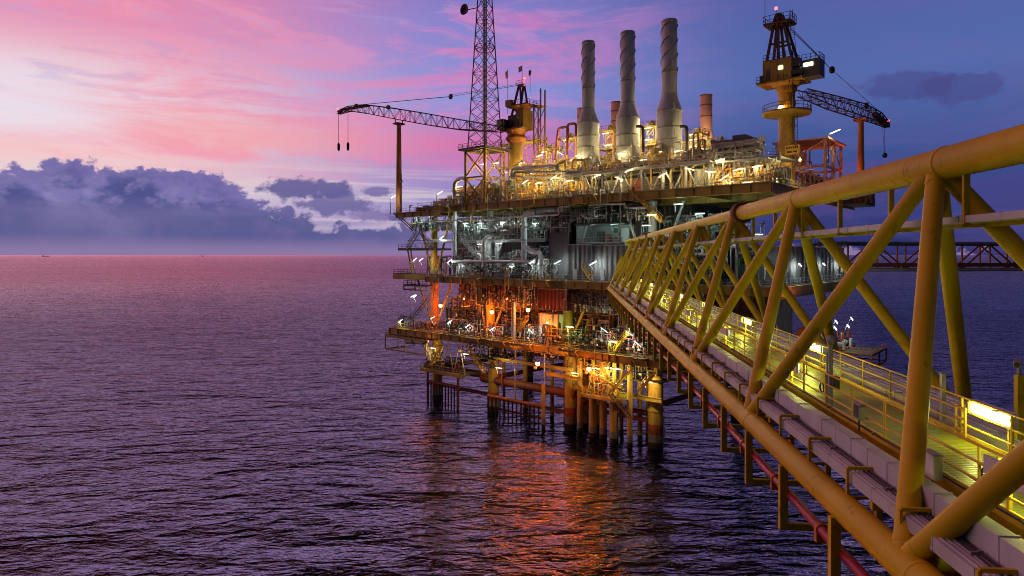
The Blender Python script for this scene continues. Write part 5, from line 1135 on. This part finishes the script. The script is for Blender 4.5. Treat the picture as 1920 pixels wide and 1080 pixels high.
duct('cable_duct', 'raised light grey boxed cable duct along the left edge of the walkway', 7.50, 7.86, DZ-.47, DZ+.14, 3, 118, 1.35)
tr = duct('cable_tray', 'low flat grey cable tray between the left chord and the walkway', 6.98, 7.48, -5.78, -5.50, 3, 118, 1.5, ribs=5)
duct('cable_tray', 'wide grey cable tray on the far side beyond the walkway', 11.65, 13.4, -5.42, -5.02, 4, 114, 1.6, ribs=6)
duct('cable_tray', 'narrow light grey cable tray hung under the top chord', 10.55, 11.05, .86, 1.05, 6, 118, 2.4)
y = 9.0
while y < 118: G().bar((6.9, y, -5.38), (7.5, y, -5.38), .07, .08).bar((6.9, y, -5.38), (6.9, y, -6.2), .07).bar((6.9, y, -6.12), (7.5, y, -6.12), .06).build('tray_bracket', M['bridge'], BR); y += 2.62
y = 10.2
while y < 118: G().bar((10.6, y, .78), (10.6, y, TZb-.3), .16, .1).bar((10.45, y, .78), (11.15, y, .78), .1, .08).build('tray_hanger', M['bridge'], BR); y += 4.1
G().bar((11.08, 6, .80), (11.08, 118, .80), .06, .12).build('tray_angle', M['bridge'], BR)
for x, z, r_, lb in ((7.28, -5.46, .022, 'thin black cable lying along the low cable tray'), (7.40, -5.45, .03, 'thicker black cable lying beside the thin one on the low tray'), (8.40, DZ+.10, .03, 'black cable clipped along the left kick plate of the walkway'), (11.30, DZ-.1, .045, 'grey conduit running between walkway and far tray')):
    c = thing('power_cable', lb, 'cable', (0, 0, CAMZ), -TH); rn = random.Random(int(x*100)); P = []; y = 5
    while y < 80: P.append((x+rn.uniform(-.035, .035), y, z+rn.uniform(0, .012))); y += 1.6
    G().pipe(P, r_, 6, .5, 2).build('cable', M['cable' if x < 11 else 'galv'], c)
    y = 6.0
    while y < 50: G().box(x-.05, x+.05, y, y+.04, z-.03, z+r_+.02).build('clip', M['galv'], c); y += 3.2
# walkway fixtures
def bworld(x, y, z):
    c, s_ = math.cos(-TH), math.sin(-TH); return Vector((x*c-y*s_, x*s_+y*c, CAMZ+z))
fx = thing('walkway_light', 'long bright light box on the right handrail nearest the camera', 'lamp', bworld(11.05, 18.05, DZ+.92), -TH)
G().box(-.07, .02, -.82, .82, -.17, .17).build('diffuser', EM['panel'], fx)
for z in (-.08, .08): G().tube((-.085, -.76, z), (-.085, .76, z), .02, 8).build('tube', EM['tube'], fx)
G().box(-.09, .03, -.86, .86, .17, .2).box(-.09, .03, -.86, .86, -.2, -.17).box(-.09, .03, -.86, -.82, -.17, .17).box(-.09, .03, .82, .86, -.17, .17).box(-.09, -.07, -.02, .02, -.17, .17).build('frame', M['white'], fx); G().box(.02, .10, -.86, .86, -.2, .2).build('housing', M['white'], fx)
G().bar((0.0, -.5, .19), (-.3, -.5, .19), .04).bar((0, .5, .19), (-.3, .5, .19), .04).bar((.05, -.6, -.2), (.05, -.6, -.95), .07).bar((-.3, .5, .19), (-.3, .5, -.1), .04).build('bracket', M['railing'], fx); add_light(fx, (-.35, 0, -.05), 'panel', 60, .15)
for i, (x, y) in enumerate(((11.05, 30.2), (11.05, 41.5), (11.05, 54), (11.05, 66), (11.05, 78), (11.05, 90), (11.05, 102), (11.05, 112))):
    dup(fx, bworld(x, y, DZ+.92), -TH, 'bright light box on the right handrail', 'light boxes on the right handrail', energy=('panel', 100 if i < 4 else 140, .15))
gx = thing('walkway_light', 'grey backed light box on the left handrail nearest the camera', 'lamp', bworld(8.42, 13.2, DZ+.85), -TH)
G().box(.02, .08, -.70, .70, -.16, .16).build('diffuser', EM['panel'], gx); G().box(-.06, .02, -.74, .74, -.18, .19).build('housing', M['white'], gx)
G().bar((.02, -.5, .2), (.4, -.5, .2), .05).bar((.02, .45, .2), (.4, .45, .2), .05).bar((.4, -.5, .2), (.4, -.5, -.25), .05).bar((.1, .2, -.2), (.1, .2, -.95), .07).build('bracket', M['railing'], gx); add_light(gx, (.3, 0, -.05), 'panel', 42, .12)
for i, (x, y) in enumerate(((8.42, 25.7), (8.42, 36.5), (8.42, 48), (8.42, 60), (8.42, 72), (8.42, 84), (8.42, 96), (8.42, 108))):
    dup(gx, bworld(x, y, DZ+.85), -TH, 'grey backed light box on the left handrail', 'light boxes on the left handrail', energy=('panel', 80 if i < 4 else 130, .12))
# cable coils, pole with lamp, junction boxes
for (x, y, lb) in ((8.52, 14.1, 'black cable coil on the left handrail nearest the camera'), (8.52, 22.9, 'black cable coil hanging by the grey stanchion')):
    c = thing('cable_coil', lb, 'cable', bworld(x, y, DZ+.55), -TH); G().hoop((0, 0, 0), .17, .018, 16, 'x').hoop((.02, .02, .01), .16, .018, 16, 'x').pipe([(0, .1, -.15), (0, .3, -.22), (0, .8, -.2)], .015, 6).build('coil', M['cable'], c)
c = thing('grey_stanchion', 'tall grey pipe stanchion with a junction box beside the walkway', 'post', bworld(8.62, 22.4, DZ), -TH); G().tube((0, 0, 0), (0, 0, 2.1), .07, 12).tube((0, .25, 0), (0, .25, 1.8), .04, 8).build('post', M['galv'], c); G().box(-.1, .1, -.5, -.2, .7, 1.1).build('junction_box', M['black'], c); G().lathe((0, 0, 2.1), [(.07, 0), (.14, .08), (.12, .25), (.03, .32)], 12).build('cap', M['galv'], c)
c = thing('camera_post', 'yellow post with a small surveillance camera beyond the right handrail', 'post', bworld(12.0, 18.5, -5.0), -TH)
G().bar((0, 0, 0), (0, 0, 1.75), .16).build('post', M['bridge'], c); G().tube((.22, -.05, 0), (.22, -.05, 1.55), .05, 10).lathe((.22, -.05, 1.5), [(.07, 0), (.09, .08), (.05, .16)], 10).build('conduit', M['galv'], c)
cm_ = G().bar((-.18, -.2, 2.05), (.12, .2, 2.1), .16, .16).tube((0, 0, 1.75), (0, 0, 2.0), .05, 8).build('camera_body', M['galv'], c); G().tube((-.2, -.23, 2.04), (-.17, -.18, 2.05), .07, 12).build('lens', M['black'], cm_)
G().tube((.38, .05, 1.65), (.45, -.1, 1.65), .12, 12).bar((0, 0, 1.6), (.4, 0, 1.6), .03).build('floodlight', M['darkgrey'], c)
for (x, y, lb) in ((8.3, 19.5, 'small gate valve box by the left handrail'), (10.95, 21.8, 'small electrical box on the right handrail')):
    c = thing('electrical_box', lb, 'box', bworld(x, y, DZ+.35), -TH); G().box(-.08, .08, -.18, .18, 0, .45).build('body', M['galv'], c); G().box(-.1, -.082, -.14, .14, .05, .4).tube((0, 0, -.35), (0, 0, 0), .025, 8).build('cover', M['darkgrey'], c)
for (x, y, z, w_, d_, h_, m, nm, lb) in ((8.25, 15.6, .0, .2, .5, .55, 'white', 'electrical_box', 'white electrical box beside the raised cable duct near the camera'), (11.15, 15.9, .15, .16, .7, .4, 'white', 'electrical_box', 'white box below the near end of the bright light box'), (11.2, 20.6, 0, .12, .12, 1.5, 'white', 'grey_stanchion', 'short white post right of the bright light box'), (8.3, 11.6, .1, .2, .45, .7, 'galv', 'electrical_box', 'grey control box at the bottom right corner of the walkway')):
    c = thing(nm, lb, 'post' if 'post' in lb else 'box', bworld(x, y, DZ+z), -TH); G().box(-w_/2, w_/2, -d_/2, d_/2, 0, h_).build('body', M[m], c); G().box(-w_/2-.012, w_/2+.012, -d_/2-.012, d_/2+.012, h_, h_+.03).bar((0, 0, -.3), (0, 0, 0), .05).build('lid', M['galv'], c)
# short ladder rungs (yellow) at the light stands
for (x, y, lb) in ((10.8, 19.0, 'short yellow step frame left of the bright light box'), (8.75, 12.7, 'short yellow step frame under the near grey light box')):
    c = thing('step_frame', lb, 'step', bworld(x, y, DZ), -TH); g = G().bar((0, -.22, 0), (0, -.22, .9), .05).bar((0, .22, 0), (0, .22, .9), .05)
    for z in (.25, .55, .85): g.bar((0, -.22, z), (0, .22, z), .05).bar((0, .22, z), (.25, .22, z), .04)
    g.build('frame', M['yellow'], c)

# ================================================================= PLATFORM LAMPS
D_ = 'on the mid deck'
for x, y, k, t, v, e in ((783, 406, 'cool', 0, 2, 500), (873, 419, 'cool', 0, 2.6, 700), (901, 419, 'cool', 0, 2.6, 700), (942, 417, 'white', 0, 2.6, 1000), (976, 415, 'cool', 0, 2.6, 700), (1004, 419, 'cool', 0, 2.6, 700), (900, 458, 'white', 0, 3, 500), (935, 457, 'white', 0, 3, 500),
                      (778, 487, 'white', .5, 1.5, 250), (790, 487, 'white', .5, 1.5, 250), (843, 490, 'white', .5, 1.0, 400), (828, 446, 'white', .5, 1.5, 400), (998, 491, 'white', .5, .9, 400), (1045, 492, 'white', .4, .9, 400), (1112, 494, 'white', .45, 1.0, 500),
                      (1112, 420, 'cool', 0, 3.4, 600), (1152, 420, 'cool', 0, 3.4, 600), (1222, 403, 'warm', 0, -.5, 500), (1212, 423, 'white', 0, 1, 300), (1272, 383, 'cool', 0, 2, 400), (1312, 401, 'cool', 0, 2, 400), (1380, 415, 'white', 0, 4, 300), (1420, 440, 'cool', 0, 4, 300), (868, 497, 'white', 0, 3.5, 300), (960, 499, 'white', 0, 3.5, 300)):
    u, _, z = at(x, y, v); tube(k, u, v, z, t, e, desc=D_)
for x, y in ((1500, 497), (1545, 496), (1578, 494), (1470, 500), (1600, 500)):
    u, v, z = at(x, y, u=UR+.4); tube('white', u, v, z, -.3, 450, PI/2, 'on the blue grey side module')
for x, y, k, t, v, e in ((778, 556, 'white', .5, .6, 120), (751, 602, 'white', .5, .3, 250), (811, 596, 'white', .4, 1, 250), (843, 604, 'cool', .5, 1.2, 300), (877, 611, 'white', .5, 1.2, 350), (923, 617, 'white', .5, 1.2, 350),
                      (995, 621, 'white', -.6, 1.2, 350), (1068, 613, 'lime', 0, 1.5, 500), (1133, 619, 'white', -.5, 1.4, 450), (1180, 625, 'white', -.5, 1.4, 450), (1149, 641, 'lime', 0, 1, 400), (1196, 645, 'white', -.6, 1, 400), ):
    u, _, z = at(x, y, v); tube(k, u, v, z, t, e, desc='on the cellar deck')
for x, y in ((1597, 598), (1568, 604), (1590, 612), (1566, 616), (1515, 620), (1540, 632)):
    u, v, z = at(x, y, u=26); tube('white', u, v, z, -.45, 250, PI/2, 'on the right hand landing')
for x, y, k, v, e in ((812, 653, 'warm', 1.2, 500), (873, 664, 'warm', 1.2, 400), (1117, 691, 'warm', 1.6, 500), (1142, 690, 'lime', 1.6, 900), (1156, 692, 'lime', 1.6, 700), (1125, 704, 'warm', 3, 500), (935, 690, 'warm', 2, 700), (1078, 700, 'warm', 3, 700), (1215, 716, 'warm', 2.5, 900), (1160, 720, 'warm', 2, 700)):  # some of the warm tubes are added to brighten the legs
    u, _, z = at(x, y, v); tube(k, u, v, z, 0, e, desc='under the cellar deck')
for x, y, t, v, e in ((1012, 292, .2, 9, 1400), (1050, 287, -.5, 9, 1400), (930, 306, 0, 2.5, 900), (905, 308, 0, 5, 700), (978, 306, 0, 7, 900), (985, 341, .4, 2, 900), (1010, 343, .1, 2, 900), (1038, 333, .4, 2, 900), (1068, 339, 0, 2, 900), (1179, 320, .3, 2, 900), (1161, 335, -.4, 2, 900), (1243, 328, .4, 2, 900),
                      (1293, 317, -.3, 2, 900), (1331, 322, -.2, 2, 700), (1358, 333, .5, 2, 700), (1136, 250, 0, 17, 1500), (1140, 272, 0, 15.5, 1500), (1216, 240, 0, 17, 1800), (1216, 262, 0, 15.5, 1500), (1300, 252, 0, 17, 1500), (1062, 262, .2, 17, 1200), (1300, 275, 0, 15.5, 1200), (965, 272, 0, 11.5, 900), (1325, 262, 0, 28, 1500), (1205, 300, 0, 8.5, 350), (1128, 310, 0, 8.5, 350), (1272, 283, 0, 9, 900), (1300, 262, 0, 15, 900), (960, 350, .2, 4, 900), (925, 350, 0, 5, 1100), (890, 352, 0, 5, 1100), (1120, 330, .2, 5, 900), (1075, 300, 0, 10, 900),  # includes a tube added to brighten the pink rear stack
                      (1165, 288, 0, 11, 900), (1235, 285, 0, 11, 900), (1020, 285, 0, 15, 1400), (1085, 292, 0, 11, 700), (862, 350, 0, 4, 700), (945, 325, .2, 8, 1100), (1000, 325, 0, 8, 1100), (1210, 340, 0, 7, 700), (1315, 280, 0, 12, 900)):
    u, _, z = at(x, y, v); tube('warm', u, v, z, t, e, desc='on the top deck')
for x, y, t in ((1392, 330, -.3), (1412, 318, .2), (1432, 333, .1), (1455, 336, .1), (1425, 300, 0)):
    u, _, z = at(x, y, 12); tube('warm', u, 12, z, t, 500, desc='near the right crane')
flood(*(at(826, 573, 3.0)), 2200, 'orange sodium flood lamp by the left orange column'); flood(*(at(922, 585, 3.0)), 2400, 'orange sodium flood lamp in the middle of the cellar deck'); flood(*(at(990, 581, 3.0)), 2400, 'orange sodium flood lamp left of the red container')
flood(*(at(1027, 605, 1.2)), 1500, 'small orange flood lamp on the white cabin', .22); flood(*(at(1008, 682, -1.6)), 1200, 'orange flood lamp under the edge of the cellar deck', .42); flood(*(at(1104, 692, -1.2)), 900, 'orange flood lamp above the lower stair platform', .42)
flood(*(at(950, 560, 12)), 4200, 'added orange flood lamp lighting the back wall deep inside the cellar deck', .3); flood(*(at(870, 560, 12)), 4000, 'added orange flood lamp deep behind the left column', .3)  # both lamps added to light the walls at the back
q = L2(1464, 203, RV-2.0); flood(RU+q[0], RV-2.0, TOP+q[2], 420, 'glaring orange flood lamp on the right crane ring platform', .5, 'amber')
u, v, z = at(1500, 300, u=24.5); flood(u, v, z, 2600, 'small flood lamp lighting the salmon frame', .22, 'warm'); flood(*(at(1660-26, 470-0, 30)) if False else (25.5, 44, TOP+2.5), 1500, 'orange flood lamp at the right deck corner', .22)
u, v, z = at(1500, 588, u=26); flood(u, v, z, 2500, 'orange flood lamp over the orange drums', .25)
u, _, z = at(732, 392, 2); pole_lamp(u, 2, TOP-.9, 4.0, 'white', 'pole lamp at the extreme left corner of the top deck', 250)
pole_lamp(au(819, 2), 2, TOP, 3.0, 'white', 'pole lamp right of the left boom rest', 250); u, v, z = at(1553, 300, u=24); pole_lamp(u, v, TOP+6, 5.4, 'warm', 'pole lamp in front of the salmon frame', 300)
u, _, z = at(748, 610, .9); pole_lamp(au(769, .9), .9, CEL, 8, 'white', 'tall pole lamp at the left of the cellar deck', 150)

def spot(u, v, z, e, aim, label):  # lamps added to throw the orange streak onto the water
    e *= 55
    o = pthing('added_sea_floodlight', label, 'lamp', u, v, z, 'floodlights aimed down at the sea')
    G().lathe((0, 0, 0), [(.12, -.3), (.34, -.25), (.42, .1), (.40, .14)], 14, 'y').bar((0, -.2, 0), (0, 1.6, .5), .1).build('housing', M['darkgrey'], o); G().lathe((0, 0, 0), [(.1, .30), (.36, .2), (.38, .16)], 14, 'y').build('lens', EM['sod'], o)
    l = bpy.data.lights.new('added_sea_spot', 'SPOT'); l.energy = e; l.color = (1, .16, .01); l.spot_size = math.radians(64); l.spot_blend = .5; l.shadow_soft_size = .45
    lo = bpy.data.objects.new('lamp_light', l); COL.objects.link(lo); lo.parent = o; lo.location = (0, -.8, -.2); lo.rotation_euler = Vector(aim).to_track_quat('-Z', 'Y').to_euler(); return o
for x, y, v, e, lb in ((1003, 690, -1.2, 60000, 'orange floodlight on an arm below the middle of the cellar deck'), (1050, 655, -1.0, 25000, 'orange floodlight on the cellar deck edge under the red container'), (1098, 700, -1.2, 45000, 'orange floodlight on an arm beside the lower stair platform'),
                       (960, 645, -1.0, 3000, 'orange floodlight on the cellar deck edge left of the slim riser'), (800, 640, -1.0, 1800, 'orange floodlight on the cellar deck edge by the curved grey pipe')):
    u, _, z = at(x, y, v); spot(u, v, z, e, (.588, -.814, -.72), lb)
# ================================================================= CLEAN UP PROTOTYPES AND MAKE LABELS SINGLE THINGS OUT
def kill(o):
    for c in list(o.children): kill(c)
    bpy.data.objects.remove(o)
dead = [o for o, _ in THINGS if o.location.z < -300]
names = {o.name for o in dead}
THINGS = [t for t in THINGS if t[0].name not in names]
for o in dead: kill(o)
bpy.context.view_layer.update()
def scr(o): p = o.location; return 960+F*p.x/max(p.y, 1), 477-F*(p.z-CAMZ)/max(p.y, 1)
def place(x):
    for lim, t in ((800, 'far left'), (868, 'left of tower'), (950, 'below tower'), (1020, 'under left crane'), (1075, 'left of first stack'), (1140, 'under first stack'), (1215, 'under middle stack'), (1300, 'under tallest stack'), (1400, 'right of stacks'), (1500, 'under right crane')):
        if x < lim: return t
    return 'far right'
ORD = ['', 'first', 'second', 'third', 'fourth', 'fifth', 'sixth', 'seventh', 'eighth', 'ninth', 'tenth', 'eleventh', 'twelfth', 'thirteenth', 'fourteenth', 'fifteenth', 'sixteenth', 'seventeenth', 'eighteenth', 'nineteenth', 'twentieth']
def by_label():
    d = {}
    for o, w_ in THINGS: d.setdefault(o['label'], []).append(o)
    return d
for lb, os_ in by_label().items():
    if len(os_) > 1 and 'handrail' not in lb:
        for o in os_: o['label'] = lb+', '+place(scr(o)[0])
for lb, os_ in by_label().items():
    if len(os_) > 1:
        if 'handrail' in lb:
            os_.sort(key=lambda o: o.location.y)
            for k, o in enumerate(os_): o['label'] = lb+', '+ORD[k+2]+' from the camera'
        else:
            os_.sort(key=lambda o: scr(o)[0])
            for k, o in enumerate(os_): o['label'] = lb+', '+(ORD[k+1] if k < 20 else str(k+1)+'th')+' from left'
for o, _ in THINGS:
    if len(o['label'].split()) > 16: o['label'] = o['label'].replace(' fluorescent', '').replace(' and gauges', '')
    if len(o['label'].split()) > 16: o['label'] = o['label'].replace(' with valves and handwheels', '').replace(' fluorescent', '').replace(' with ladder', '')
# ---------------------------------------------------------------- render settings
sc.cycles.filter_width = 1.0; sc.view_settings.view_transform = 'Standard'; sc.view_settings.look = 'None'; sc.view_settings.exposure = 0
c = sc.cycles; c.use_denoising = True; c.max_bounces = 5; c.diffuse_bounces = 2; c.glossy_bounces = 3; c.sample_clamp_indirect = 3; c.sample_clamp_direct = 20; c.use_light_tree = True; c.caustics_reflective = False; c.caustics_refractive = False
print('things', len(THINGS), 'lamps', NL[0], 'objects', len(bpy.data.objects))
